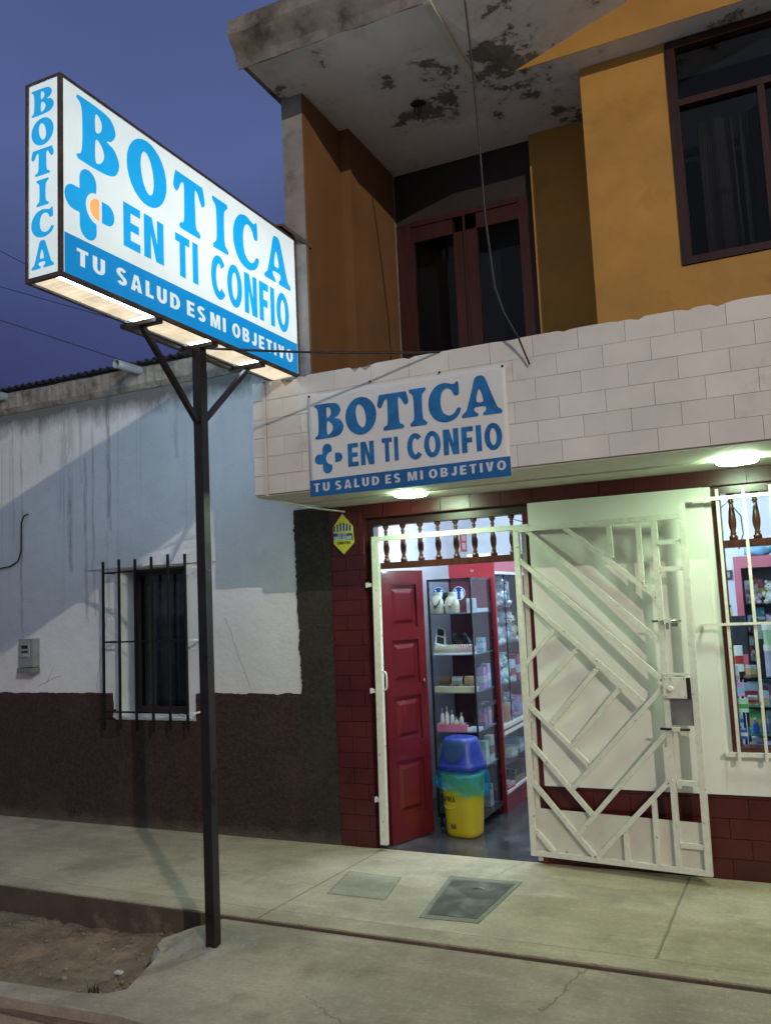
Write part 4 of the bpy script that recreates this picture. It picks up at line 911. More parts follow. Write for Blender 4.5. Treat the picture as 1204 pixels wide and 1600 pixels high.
# ================================================================== HEXAGONAL SHIELD SIGN ON THE PILASTER
HX = thing('shield_sign', 'small yellow and blue shield shaped plaque fixed at the top of the red pilaster', 'plaque', (-2.615, -.02, 1.887))
out = [(-2.690, 2.070), (-2.618, 2.156), (-2.545, 2.070), (-2.540, 1.957), (-2.616, 1.887), (-2.688, 1.960)]
q = MB(); q.prism(out, 'y', -.022, -.010); q.bevel(.002); q.build('board', mat('plaque_yellow', (.72, .62, .055), .35, .1, 8, .03, 20), HX)
q = MB(); q.prism([(-2.687, 2.030), (-2.545, 2.022), (-2.543, 1.978), (-2.686, 1.990)], 'y', -.024, -.021); q.build('blue_band', mat('plaque_blue', (.020, .055, .28), .35, .1, 8, 0), HX)
q = MB()
for i in range(6):
    a = -2.685+i*.0235; q.prism([(a, 2.040), (a+.012, 2.040), (a+.0135, 2.078+.018*(2.5-abs(i-2.5))*.5), (a+.0015, 2.075+.018*(2.5-abs(i-2.5))*.5)], 'y', -.0240, -.0215)
q.build('awning_stripes', mat('plaque_black', (.03, .03, .03), .4, .1, 8, 0), HX)
q = MB()
for i in range(6):
    a = -2.6735+i*.0235; q.prism([(a, 2.040), (a+.011, 2.040), (a+.0125, 2.070+.018*(2.3-abs(i-2.2))*.5), (a+.0015, 2.070+.018*(2.3-abs(i-2.2))*.5)], 'y', -.0238, -.0215)
q.build('awning_stripes', 'banner_white', HX)
q = MB(); place(q, *sans('YO SOY', .070, .016, space=.8), (-2.655, -.0244, 2.010), U, V); place(q, *sans('EMBAJADOR', .130, .026, space=.7), (-2.682, -.0244, 1.981), U, V); solid(q, .0006, Nn).build('lettering', 'banner_white', HX)
q = MB(); place(q, *sans('CANASTRA', .100, .018, space=.9), (-2.662, -.0226, 1.953), U, V); solid(q, .0006, Nn).build('lettering', 'dark_hole', HX)

# ================================================================== STEEL GATE
GH = (-1.45, -.032); gdx, gdy = .9934, -.1148
GT = thing('security_gate', 'ivory welded steel gate of slanting bars, swung open against the shop wall', 'gate', (-1.45, -.03, .05))
def GP(u, v, n_=0): return Vector((GH[0]+gdx*u+gdy*n_, GH[1]+gdy*u-gdx*n_, v))
GN = (gdy, -gdx, 0)
def gbar(mb, u0, v0, u1, v1, w=.026, d=.024): mb.beam(GP(u0, v0), GP(u1, v1), w, d+rnd(-.0012, .0012), GN)
q = MB()
gbar(q, .016, .05, .024, 1.972, .034, .030); gbar(q, .838, .066, .846, 1.940, .031, .027); gbar(q, .990, .052, 1.0, 2.02, .034, .029)
gbar(q, .036, 1.955, .982, 1.955, .030, .026); gbar(q, .036, .066, .975, .066, .029, .025)
q.bevel(.003); q.build('frame', 'gate_paint', GT)
q = MB(); segs = [(.094, 1.945, .826, 1.275), (.034, 1.772, .826, 1.065), (.034, 1.555, .716, .942), (.330, 1.944, .826, 1.522), (.592, 1.943, .594, 1.752), (.757, 1.943, .757, 1.602),
 (.034, 1.155, .222, 1.345), (.034, .928, .349, 1.228), (.175, .812, .463, 1.120), (.290, .686, .588, 1.018), (.276, .448, .824, 1.022), (.290, .196, .828, .784), (.392, .082, .826, .532),
 (.034, .915, .378, .588), (.034, .694, .378, .314), (.034, .468, .378, .084), (.034, .192, .140, .082), (.564, .236, .564, .080), (.731, .418, .731, .080),
 (.858, 1.817, .978, 1.817), (.856, 1.668, .978, 1.668), (.858, .522, .978, .522), (.856, .197, .978, .197)]
for s_ in segs: gbar(q, *s_, w=.0265, d=.022)
q.bevel(.0025)
for u0, v0, u1, v1 in segs:
    for u, v in ((u0, v0), (u1, v1)):
        for k in range(3): q.ball(GP(u+rnd(-.014, .014), v+rnd(-.014, .014), .008+rnd(0, .004)), rnd(.004, .007), (1, 1, .8), 1)
q.build('slanting_bars', 'gate_paint', GT)
q = MB(); q.hexa([GP(.03, .075, -.012), GP(.976, .075, -.012), GP(.976, .075, -.0145), GP(.03, .075, -.0145), GP(.03, .317, -.012), GP(.976, .317, -.012), GP(.976, .317, -.0145), GP(.03, .317, -.0145)]); q.build('kick_plate', 'gate_sheet', GT)
q = MB(); q.hexa([GP(.835, .972, .034), GP(.955, .972, .034), GP(.955, .972, .012), GP(.835, .972, .012), GP(.835, 1.082, .034), GP(.955, 1.082, .034), GP(.955, 1.082, .012), GP(.835, 1.082, .012)]); q.bevel(.004, 2)
lk = q.build('lock_box', 'gate_paint', GT)
q = MB(); q.hexa([GP(.8345, 1.092, .020), GP(.972, 1.094, .020), GP(.972, 1.094, .014), GP(.8345, 1.092, .014), GP(.8345, 1.104, .020), GP(.972, 1.106, .020), GP(.972, 1.106, .014), GP(.8345, 1.104, .014)]); q.build('lock_flange', 'gate_paint', lk)
q = MB(); c0 = GP(.872, 1.022, .034); q.tube([c0, c0+Vector(GN)*.010, c0+Vector(GN)*.012], [.017, .016, .010], 14); q.build('cylinder', 'gate_paint', lk)
for a, b in ((.845, 1.075), (.945, 1.075), (.845, .98), (.945, .98)):
    q = MB(); c0 = GP(a, b, .034); q.tube([c0, c0+Vector(GN)*.002], .003, 6); q.build('screw', 'iron', lk)
q = MB(); q.hexa([GP(.956, .968, .030), GP(.976, .968, .030), GP(.976, .968, .013), GP(.956, .968, .013), GP(.956, 1.08, .030), GP(.976, 1.08, .030), GP(.976, 1.08, .013), GP(.956, 1.08, .013)]); q.build('keep', 'dark_hole', lk)
q = MB(); q.hexa([GP(.856, .825, .006), GP(.976, .825, .006), GP(.976, .825, .002), GP(.856, .825, .002), GP(.856, .968, .006), GP(.976, .968, .006), GP(.976, .968, .002), GP(.856, .968, .002)]); q.build('lock_plate', 'steel', GT)
for zb in (1.386, .806):
    q = MB(); q.tube([GP(.800, zb, .024), GP(.955, zb, .024)], .0065, 8); bo = q.build('bolt', 'steel' if zb > 1 else 'iron', GT)
    q = MB(); q.hexa([GP(.862, zb-.010, .030), GP(.905, zb-.010, .030), GP(.905, zb-.010, .012), GP(.862, zb-.010, .012), GP(.862, zb+.010, .031), GP(.905, zb+.010, .031), GP(.905, zb+.010, .012), GP(.862, zb+.010, .012)]); q.bevel(.002); q.build('bolt_guide', 'gate_paint', bo)
    q = MB(); q.hexa([GP(.872, zb-.045, .027), GP(.888, zb-.045, .027), GP(.888, zb-.045, .023), GP(.872, zb-.045, .023), GP(.872, zb-.011, .027), GP(.888, zb-.011, .027), GP(.888, zb-.011, .023), GP(.872, zb-.011, .023)]); q.hexa([GP(.900, zb-.032, .022), GP(.935, zb-.032, .022), GP(.935, zb-.032, .012), GP(.900, zb-.032, .012), GP(.900, zb-.011, .022), GP(.935, zb-.011, .022), GP(.935, zb-.011, .012), GP(.900, zb-.011, .012)]); q.build('hasp', 'gate_paint' if zb < 1 else 'steel', bo)
# fixed frame in the doorway
GF = thing('gate_frame', 'ivory steel gate frame fixed round the doorway, with wall lugs on its left post', 'gate frame', (-1.9, -.02, .03))
q = MB()
q.beam((-2.405, -.022, .035), (-2.378, -.022, 1.955), .046, .034); q.beam((-2.401, -.0215, 1.970), (-1.352, -.0215, 1.972), .030, .033); q.beam((-1.402, -.012, .02), (-1.386, -.012, 1.955), .026, .022); q.bevel(.003); q.build('posts', 'gate_paint', GF)
for zz in (1.672, .99, .307):
    q = MB(); q.box(-2.462, -2.424+.0, -.026, -.006, zz-.012, zz+.012); q.box(-2.4605, -2.45, -.028, .0, zz-.016, zz+.016); q.build('lug', 'gate_paint', GF)
q = MB(); q.tube([(-2.365, -.03, 1.115), (-2.345, -.03, 1.11), (-2.338, -.03, 1.09), (-2.338, -.03, 1.02), (-2.345, -.03, 1.0), (-2.365, -.03, .995)], .006, 6); q.build('handle', 'gate_paint', GF)
for zz in (1.75, 1.08, .35):
    q = MB(); q.tube([(-1.425, -.030, zz-.03), (-1.425, -.030, zz+.03)], .010, 8); q.build('hinge', 'gate_paint', GF)
# grille in front of the shop window
SG = thing('shop_window_grille', 'ivory painted iron bars standing off the lit shop window', 'grille', (0, -.1, .66))
for i in range(12):
    xx = -.275+i*.1335
    q = MB(); q.beam((xx, -.075, .63), (xx, -.075, 2.09), .016, .016); q.bevel(.002); q.build('bar', 'gate_paint', SG)
for zz, xl, dr in ((2.038, -.420, .02), (1.355, -.410, .014), (.665, -.345, .022)):
    q = MB(); q.beam((xl, -.089 if zz > 1 else -.062, zz), (1.30, -.089 if zz > 1 else -.062, zz+.008), dr, .011); q.build('crossbar', 'gate_paint', SG)
    q = MB(); q.beam((xl+.006, -.083 if zz > 1 else -.056, zz), (xl+.006, -.02, zz), .014, .014, (0, 0, 1)); q.build('stay', 'gate_paint', SG)

# ================================================================== CABLES AND LINES
q = MB(); pts = [(-1.19, -1.3, 5.3), (-1.196, -1.24, 4.85), (-1.203, -1.1, 4.30), (-1.213, -1.02, 3.9), (-1.212, -1.0, 3.5), (-1.186, -.99, 3.12), (-1.150, -.985, 2.985), (-1.115, -.975, 2.905), (-1.09, -.955, 2.85), (-1.075, -.93, 2.79), (-1.053, -.912, 2.715)]
q.tube(pts, [.0055]*4+[.0065]*3+[.0055]*2+[.0045]*2, 8)
tag(q.build('hanging_cable', 'cable', at=(-1.2, -1, 3.9)), 'long black cable hanging from the roof edge past the balcony to the tiled canopy', 'cable')
for i, (a, b) in enumerate((((-9.4, 3.0, 6.64), (-8.6, 3.0, 6.16)), ((-9.4, 3.0, 6.12), (-7.1, 3.0, 5.17)), ((-9.4, 3.0, 5.65), (-7.0, 3.0, 4.62)))):
    a, b = Vector(a), Vector(b); dv = b-a
    q = MB(); q.tube([a-dv*6+Vector((0, 0, .5)), a-dv, a, b, b+dv, b+dv*3], .0045, 5)
    tag(q.build('power_line', 'cable', at=a), ('upper dark power line crossing the dusk sky behind the lit sign', 'middle dark power line crossing the dusk sky under the lit sign', 'lowest dark power line crossing the dusk sky just above the corrugated roof')[i], 'power line', 'power lines in the sky')
# street lamp across the road: it lights the scene from behind the camera
SLm = thing('street_lamp', 'tall grey street lamp standing across the road from the shop', 'street lamp', (8.6, -11.4, -.2))
q = MB(); q.tube([(8.6, -11.4, -.2), (8.6, -11.4, 7.2)], [.09, .055], 12); q.build('pole', 'steel', SLm)
q = MB(); q.tube([(8.6, -11.4, 7.2), (8.4, -11.25, 7.62), (8.0, -10.95, 7.82), (7.75, -10.74, 7.84)], .04, 8); q.build('arm', 'steel', SLm)
q = MB(); q.box(7.5, 7.9, -10.84, -10.56, 7.76, 7.86); q.bevel(.02, 2); q.build('head', 'steel', SLm)
q = MB(); q.box(7.58, 7.82, -10.79, -10.61, 7.745, 7.758); q.build('lens', 'street_led', SLm)

TR = thing('street_tree', 'small street tree on the pavement edge beyond the shop window', 'tree', (3.5, -3.1, -.2))
q = MB(); q.tube([(3.5, -3.1, -.21), (3.48, -3.08, 1.2), (3.40, -3.1, 2.4), (3.30, -3.12, 3.3), (3.2, -3.1, 4.4)], [.09, .075, .06, .045, .02], 10)
for e_ in ((2.35, -3.3, 3.92), (2.8, -3.0, 4.5), (3.9, -3.3, 4.3), (3.4, -2.6, 4.6), (3.6, -3.8, 4.5), (2.85, -3.6, 4.2)): q.tube([(3.35, -3.11, 3.0), tuple((Vector((3.35, -3.11, 3.0))+Vector(e_))/2+Vector((0, 0, .15))), e_], [.03, .02, .008], 6)
q.build('trunk', mat('grey_bark', (.14, .11, .085), .9, .3, 14, .6, 30), TR)
q = MB()
for i in range(2600):
    c_ = random.choice(((2.46, -3.3, 3.90, .17), (3.0, -3.05, 4.45, .26), (3.9, -3.3, 4.3, .5), (3.4, -2.7, 4.6, .45), (3.6, -3.7, 4.5, .45), (3.0, -3.55, 4.2, .30), (3.2, -3.1, 4.8, .5)))
    d_ = Vector((random.gauss(0, 1), random.gauss(0, 1), random.gauss(0, .8))); b_ = Vector(c_[:3])+d_*c_[3]*.55
    t_ = (d_.normalized()+Vector((rnd(-.5, .5), rnd(-.5, .5), rnd(-.8, .2)))).normalized()*rnd(.09, .17); n_ = t_.cross(Vector((rnd(-1, 1), rnd(-1, 1), 1))).normalized()*.014
    q.face([b_, b_+t_*.45+n_, b_+t_, b_+t_*.45-n_])
q.build('crown', mat('leaf_green', (.06, .09, .035), .6, .4, 6, 0), TR)

# ================================================================== SHOP INTERIOR
q = MB(); q.box(-2.618, 4.0, .0, 3.8, -.05, .004); q.build('shop_floor', 'shop_floor', B)
q = MB(); q.box(-2.618, 4.0, .23, 3.8, 2.352, 2.358); q.build('shop_ceiling', 'shop_wall', B)
q = MB(); q.box(-2.618, 4.0, 2.72, 2.8, .006, 2.35); q.build('shop_rear_wall', 'shop_wall', B)
q = MB(); q.box(3.9, 4.0, .23, 2.71, .006, 2.35); q.build('shop_side_wall', 'shop_wall', B)
def lamp(name, label, bld):
    o = thing(name, label, 'lamp', bld[0])
    x, y, z = bld[0]
    q = MB(); q.box(x-.30, x+.30, y-.03, y+.03, z, z+.03); q.build('housing', 'panel_white', o)
    q = MB(); q.tube([(x-.29, y, z-.016), (x+.29, y, z-.016)], .014, 10); q.build('tube', 'shop_led', o)
lamp('ceiling_lamp', 'white tube lamp on the shop ceiling above the cabinets', [(-1.55, .52, 2.318)])
lamp('ceiling_lamp', 'unseen white tube lamp added on the shop ceiling just inside the doorway', [(-2.10, .34, 2.318)])  # unseen lamp added to brighten the jewellery cabinet shelves
lamp('ceiling_lamp', 'unseen white tube lamp added on the shop ceiling over the red cabinet', [(-1.0, 1.75, 2.318)])  # unseen lamp added to brighten the red cabinet and the rear wall
lamp('ceiling_lamp', 'white tube lamp on the shop ceiling above the counter', [(.20, .34, 2.318)])
o = thing('bulb_lamp', 'bare white bulb hanging from its cable beside the shop window frame', 'lamp', (-.36, 1.0, 1.86))
q = MB(); q.tube([(-.36, 1.0, 1.90), (-.365, 1.0, 1.99), (-.33, 1.0, 2.07), (-.27, 1.0, 2.12), (-.20, 1.02, 2.02), (-.195, 1.02, 1.9), (-.23, 1.02, 1.80)], .0045, 6); q.tube([(-.33, 1.0, 2.07), (-.45, 1.0, 2.20), (-.5, 1, 2.351)], .0045, 6); q.build('cable', 'cable', o)
q = MB(); q.ball((-.36, 1.0, 1.86), .030, (1, 1, 1.15)); q.build('bulb', emit('bulb_glow', (.9, .96, 1.0), 120), o)

def M_(name, col, rough=.4, var=.15, **k): return mat(name, col, rough, var, 12, .04, 40, **k)
PAL = {}; PALC = dict(cream=(.66, .58, .42), white=(.72, .72, .72), blush=(.62, .42, .38), pink=(.62, .16, .28), red=(.42, .03, .035), blue=(.03, .12, .45), teal=(.05, .32, .36), green=(.10, .36, .09), yellow=(.72, .52, .05), orange=(.62, .26, .06), lilac=(.42, .40, .62), purple=(.20, .06, .26), black=(.018, .018, .02), grey=(.30, .31, .33), tan=(.52, .33, .17), mint=(.42, .62, .46), sky=(.22, .50, .66), silver=(.52, .53, .55), brown=(.16, .08, .045))
for nme, c in PALC.items():
    PAL[nme] = M_('goods_'+nme, c, .2 if nme == 'silver' else .42, metal=.6 if nme == 'silver' else 0)
PRN = {}
def printed(col):
    """carton card with blocks and lines of print"""
    if col in PRN: return PRN[col]
    base = PAL[col].node_tree.nodes; m, n, l, p = nodes_of('printed_'+col); v = coords(n, l, (1, 1, 1), (random.random()*5, 3, 1))
    bc = PALC[col]; br = n.new('ShaderNodeTexBrick'); br.inputs['Scale'].default_value = 26; br.inputs['Mortar Size'].default_value = .18; br.offset = .37; br.squash = .6; br.squash_frequency = 3
    mp = n.new('ShaderNodeMapping'); mp.inputs['Rotation'].default_value = (R(90), 0, R(30)); l.new(v, mp.inputs[0]); l.new(mp.outputs[0], br.inputs['Vector'])
    lum = sum(bc)/3; ink = (.05, .06, .12) if lum > .35 else (.75, .74, .70)
    gate_ = ramp(n, l, noise(n, l, v, 22, 2), .50, .54)
    c = mix_rgb(n, l, math_(n, l, 'MULTIPLY', math_(n, l, 'SUBTRACT', 1.0, br.outputs['Fac']), gate_), bc, ink)
    c = mix_rgb(n, l, ramp(n, l, noise(n, l, v, 9, 3), .56, .58, 0, .75), c, tuple(min(1, .25+x*.9) for x in bc[::-1]))
    l.new(c, p.inputs['Base Color']); p.inputs['Roughness'].default_value = .35; PRN[col] = m; return m
def gbox(name, c, s, col, label, cat='box', rot=0, band=None, group=None):
    """small carton or packet: c is the centre of its base, s its size"""
    o = thing(name, label, cat, c, group); x, y, z = c; w_, d_, h_ = s; cr, sr = math.cos(rot), math.sin(rot)
    def P(a, b, e): return (x+a*cr-b*sr, y+a*sr+b*cr, z+e)
    q = MB(); q.hexa([P(-w_/2, -d_/2, 0), P(w_/2, -d_/2, 0), P(w_/2, d_/2, 0), P(-w_/2, d_/2, 0), P(-w_/2, -d_/2, h_), P(w_/2, -d_/2, h_), P(w_/2, d_/2, h_), P(-w_/2, d_/2, h_)]); q.bevel(min(.004, min(s)*.12)); q.build('carton', PAL[col] if cat in ('tub', 'tub lid') else printed(col), o)
    if band:
        q = MB(); e = .0012; q.hexa([P(-w_/2+.001, -d_/2-e, h_*.30), P(w_/2+e, -d_/2-e, h_*.30), P(w_/2+e, d_/2-.001, h_*.30), P(w_/2-.002, d_/2-.002, h_*.30), P(-w_/2+.001, -d_/2-e, h_*.62), P(w_/2+e, -d_/2-e, h_*.62), P(w_/2+e, d_/2-.001, h_*.62), P(w_/2-.002, d_/2-.002, h_*.62)]); q.build('printed_band', PAL[band], o)
    return o
def bottle(c, h, r, col, cap, label, group=None):
    o = thing('bottle', label, 'bottle', c, group)
    q = MB(); q.lathe([(r*.9, 0), (r, h*.04), (r, h*.58), (r*.85, h*.68), (r*.38, h*.76), (r*.36, h*.80)], c, 12); q.build('body', PAL[col], o)
    q = MB(); q.lathe([(r*.44, 0), (r*.44, h*.15), (r*.2, h*.20)], (c[0], c[1], c[2]+h*.79), 10); q.build('cap', PAL[cap], o); return o
def plush(c, s, col, trim, label, face=(1, -.4)):
    o = thing('plush_toy', label, 'soft toy', c); x, y, z = c; f = Vector((face[0], face[1], 0)).normalized(); sd = Vector((-f.y, f.x, 0))
    b = Vector(c)
    q = MB(); q.ball(b+Vector((0, 0, s*.30)), s*.30, (1, 1, 1.05)); q.ball(b+Vector((0, 0, s*.72))+f*s*.03, s*.25, (1.05, 1.05, .95))
    for k in (-1, 1):
        q.ball(b+Vector((0, 0, s*.93))+sd*k*s*.17, s*.09, sub=1); q.ball(b+Vector((0, 0, s*.42))+sd*k*s*.28+f*s*.10, s*.11, (1, 1, 1.4), 1); q.ball(b+Vector((0, 0, s*.12))+sd*k*s*.20+f*s*.22, s*.13, (1.2, 1.2, .9), 1)
    q.build('body', PAL[col], o)
    q = MB(); q.ball(b+Vector((0, 0, s*.67))+f*s*.25, s*.09, (1, 1, .8), 1); q.ball(b+Vector((0, 0, s*.28))+f*s*.22, s*.15, (.8, .8, 1), 1); q.build('muzzle', PAL[trim], o)
    q = MB()
    for k in (-1, 1): q.ball(b+Vector((0, 0, s*.77))+f*s*.255+sd*k*s*.09, s*.03, sub=1)
    q.ball(b+Vector((0, 0, s*.69))+f*s*.335, s*.03, sub=1); q.build('eyes', PAL['black'], o); return o

# --- tall red cabinet along the left wall, glass front facing the shop
RC = thing('display_cabinet', 'tall red wooden cabinet with a glazed front full of soft toys and gifts', 'cabinet', (-2.1, 1.6, 0))
cx0, cx1, cy0, cy1 = -2.282, -1.924, 1.046, 2.55
q = MB(); q.box(cx0, cx1-.001, cy0, cy0+.022, .004, 1.844); q.box(cx0, cx0+.02, cy0+.022, cy1, .004, 1.844); q.box(cx0+.02, cx1-.001, cy1-.02, cy1, .004, 1.844); q.box(cx0+.02, cx1-.012, cy0+.022, cy1-.02, 1.82, 1.843); q.box(cx0+.02, cx1-.012, cy0+.022, cy1-.02, .10, .12)
q.box(cx1-.012, cx1, cy0+.022, cy1-.02, .004, .128); q.box(cx1-.012, cx1, cy0+.022, cy1-.02, .575, .592); q.build('carcass', 'red_cab', RC)
q = MB(); q.box(cx1-.012, cx1+.002, cy0+.0225, cy1, 1.752, 1.8435); q.build('header', 'pink_cab', RC)
q = MB(); q.box(cx1-.012, cx1+.004, cy0+.0225, cy1, 1.730, 1.7515); q.box(cx1-.014, cx1+.004, cy0+.0225, cy1, .548, .5745); q.box(cx1-.014, cx1+.004, cy0+.0225, cy1, .5925, .622); q.box(cx1-.012, cx1+.002, cy0+.0225, cy1, .1285, .15); q.build('white_trim', 'panel_white', RC)
for zz in (.60, .882, 1.180, 1.472, .34):
    q = MB(); q.box(cx0+.0205, cx1-.018, cy0+.0225, cy1-.0205, zz, zz+.008); q.build('shelf', 'panel_white' if zz == .6 else 'pane', RC)
q = MB(); q.box(cx1-.008, cx1-.004, cy0+.024, cy1-.022, .6225, 1.7295); q.box(cx1-.008, cx1-.004, cy0+.024, cy1-.022, .1505, .5475); q.build('glass_front', 'pane', RC)
q = MB()
for yy in (1.30, 1.62, 1.95): q.box(cx1-.0095, cx1-.0025, yy, yy+.004, .6226, 1.7294)
q.build('glass_joint', 'black_metal', RC)
q = MB(); q.box(-2.105, -2.083, cy0-.004, cy0, 1.755, 1.775); q.build('lock', 'steel', RC)
goods = [  # y, z, kind, size, col, trim
 (1.13, 1.481, 'p', .20, 'blush', 'pink', 'pink soft bear at the left end of the top cabinet shelf'), (1.27, 1.481, 'p', .15, 'cream', 'white', 'cream soft bear in the middle of the top cabinet shelf'), (1.42, 1.481, 'p', .21, 'silver', 'white', 'grey soft toy toward the right of the top cabinet shelf'), (1.58, 1.481, 'b', (.10, .10, .20), 'white', 'sky', 'tall white carton at the right of the top cabinet shelf'),
 (1.13, 1.189, 'p', .18, 'white', 'red', 'white soft bear with red muzzle at the left of the second cabinet shelf'), (1.27, 1.189, 'p', .20, 'white', 'grey', 'white soft bear with grey muzzle on the second cabinet shelf'), (1.40, 1.189, 'b', (.09, .08, .13), 'pink', 'white', 'pink carton between soft toys on the second cabinet shelf'), (1.52, 1.189, 'p', .23, 'grey', 'white', 'grey soft toy at the right of the second cabinet shelf'), (1.70, 1.189, 'p', .2, 'cream', 'tan', 'cream soft toy at the far right of the second cabinet shelf'),
 (1.14, .891, 'b', (.12, .11, .11), 'sky', 'white', 'pale blue gift carton at the left of the third cabinet shelf'), (1.27, .891, 'p', .16, 'white', 'sky', 'white soft toy with pale blue muzzle on the third cabinet shelf'), (1.41, .891, 'p', .19, 'mint', 'white', 'mint soft toy on the third cabinet shelf'), (1.56, .891, 'b', (.14, .12, .17), 'white', 'red', 'white carton with red band on the third cabinet shelf'), (1.72, .891, 'b', (.12, .12, .2), 'red', 'white', 'red carton with white band on the third cabinet shelf'),
 (1.11, .609, 'o', (.14, .028), 'green', 'white', 'green bottle at the left of the fourth cabinet shelf'), (1.17, .609, 'b', (.06, .06, .12), 'green', 'yellow', 'green packet with yellow band on the fourth cabinet shelf'), (1.26, .609, 'b', (.08, .07, .15), 'purple', 'pink', 'purple packet with pink band on the fourth cabinet shelf'), (1.35, .609, 'o', (.19, .034), 'orange', 'white', 'orange bottle on the fourth cabinet shelf'), (1.44, .609, 'b', (.08, .08, .13), 'blush', 'purple', 'blush packet with purple band on the fourth cabinet shelf'), (1.55, .609, 'p', .17, 'grey', 'pink', 'grey soft toy with pink muzzle on the fourth cabinet shelf'), (1.68, .609, 'b', (.1, .1, .16), 'pink', 'lilac', 'pink packet with lilac band on the fourth cabinet shelf'),
 (1.16, .349, 'p', .12, 'white', 'sky', 'small white soft toy in the lower glazed part of the red cabinet'), (1.36, .349, 'b', (.16, .14, .06), 'yellow', 'white', 'flat yellow carton in the lower glazed part of the red cabinet'), (1.58, .349, 'b', (.15, .14, .10), 'grey', 'white', 'grey carton in the lower glazed part of the red cabinet'),
 (1.20, .121, 'b', (.2, .16, .07), 'blush', 'red', 'flat blush carton on the floor of the red cabinet'), (1.48, .121, 'b', (.2, .18, .12), 'brown', 'tan', 'brown carton on the floor of the red cabinet')]
for y, z, kd, s_, c1, c2, lb in goods:
    x = -2.03+rnd(-.015, .02)
    if kd == 'p': plush((x-.01, y, z), min(s_*1.25, .26), c1, c2, lb)
    elif kd == 'b': gbox('gift_box', (x, y, z), s_, c1, lb, rot=rnd(-.15, .15), band=c2)
    else: bottle((x+.03, y, z), s_[0], s_[1], c1, c2, lb)
names = {1.481: 'top', 1.189: 'second', .891: 'third', .609: 'fourth', .349: 'lower'}
cols_ = ['white', 'pink', 'sky', 'cream', 'red', 'lilac', 'mint', 'blush', 'yellow', 'teal', 'white', 'orange', 'green', 'purple', 'tan']
kk = 0
for z, nm in names.items():
    y = 1.10; i = 0
    while y < 1.86:
        w_ = rnd(.055, .095); h_ = rnd(.11, .22) if z != .349 else rnd(.07, .16); c1 = cols_[(kk*7+i*4) % 15]; c2 = cols_[(kk*5+i*3+6) % 15]
        gbox('gift_box', (-2.165+rnd(-.02, .02), y+w_/2, z), (.08, w_, h_), c1, '%s carton, %s band, back row of the red cabinet %s shelf, %s from left' % (c1, c2, nm, ('first', 'second', 'third', 'fourth', 'fifth', 'sixth', 'seventh', 'eighth', 'ninth', 'tenth', 'eleventh', 'twelfth')[i]), rot=rnd(-.1, .1), band=c2 if c2 != c1 else 'grey')
        y += w_+.008; i += 1
    kk += 1
gbox('storage_box', (-2.08, 1.35, 1.8445), (.2, .3, .05), 'white', 'flat white box lying on top of the red cabinet', band='lilac')
# --- narrow black glass cabinet in front of it
BC = thing('display_cabinet', 'narrow black framed glass cabinet of jewellery beside the red door', 'cabinet', (-2.11, .81, 0))
bx0, bx1, by0, by1, bz0, bz1 = -2.278, -1.950, .58, 1.036, .095, 1.688
q = MB(); e = .013
for x in (bx0, bx1-e):
    for y in (by0, by1-e): q.box(x, x+e, y, y+e, bz0+.0005, bz1-.0005)
for z in (bz0-.03, bz1):
    hh = .030 if z < 1 else .014
    q.box(bx0, bx1, by0, by0+e, z, z+hh); q.box(bx0, bx1, by1-e, by1, z, z+hh); q.box(bx0, bx0+e, by0+e, by1-e, z, z+hh); q.box(bx1-e, bx1, by0+e, by1-e, z, z+hh)
q.box(bx1-.010, bx1-.001, by0+e, by1-e, .79, .815)
q.build('frame', 'black_metal', BC)
for x in (bx0+.02, bx1-.02):
    for y in (by0+.02, by1-.02):
        q = MB(); q.lathe([(.012, 0), (.014, .02), (.008, .03), (.008, .061)], (x, y, .004), 8); q.build('foot', 'black_metal', BC)
q = MB(); q.box(bx0+.013, bx1-.013, by1-.010, by1-.006, bz0+.001, bz1-.001); q.build('back_panel', mat('dark_red_board', (.085, .012, .016), .45, .2, 5, .03, 30), BC)
q = MB(); q.box(bx0+.013, bx1-.013, by0+.013, by1-.013, bz0-.004, bz0-.0005); q.build('floor_panel', 'black_metal', BC)
q = MB(); q.box(bx0+.0135, bx1-.0135, by0+.004, by0+.007, bz0+.001, bz1-.001); q.build('glass_door', 'pane', BC)
q = MB(); q.box(bx1-.007, bx1-.004, by0+.0135, by1-.0135, bz0+.001, .789); q.box(bx1-.007, bx1-.004, by0+.0135, by1-.0135, .816, bz1-.001); q.box(bx0+.004, bx0+.007, by0+.0135, by1-.0135, bz0+.001, bz1-.001); q.build('side_glass', 'pane', BC)
q = MB(); q.box(bx0+.014, bx1-.014, by0+.014, by1-.014, bz1-.004, bz1-.0005); q.build('top_glass', 'pane', BC)
SH = (.388, .640, .906, 1.166, 1.452)
for zz in SH:
    q = MB(); q.box(bx0+.010, bx1-.010, by0+.012, by1-.012, zz, zz+.006); q.build('shelf', mat('shelf_edge', (.16, .19, .20), .2, .1, 5, 0), BC)
# the goods in it
def bust(c, col, chain, label):
    o = thing('necklace_bust', label, 'display bust', c); x, y, z = c
    q = MB(); q.lathe([(.052, 0), (.055, .01), (.058, .05), (.052, .085), (.030, .115), (.024, .14), (.026, .150)], c, 18, 1, .62); q.build('bust', PAL[col], o)
    q = MB(); pts = [(x+.030*math.cos(a)*1.0, y-.022-.014*math.sin(a)-.004*(a > 0), z+.105-.048*math.sin(a)) for a in [math.pi*k/10 for k in range(11)]]; q.tube(pts, .0028, 5); q.ball((x, y-.041, z+.050), .010, (1, .6, 1.3)); q.build('necklace', PAL[chain], o)
bust((-2.225, .632, 1.4585), 'cream', 'black', 'cream necklace bust at the left of the top jewellery shelf')
bust((-2.165, .655, 1.4585), 'black', 'silver', 'black necklace bust between the two cream ones')
bust((-2.118, .640, 1.4585), 'cream', 'tan', 'cream necklace bust right of the black one')
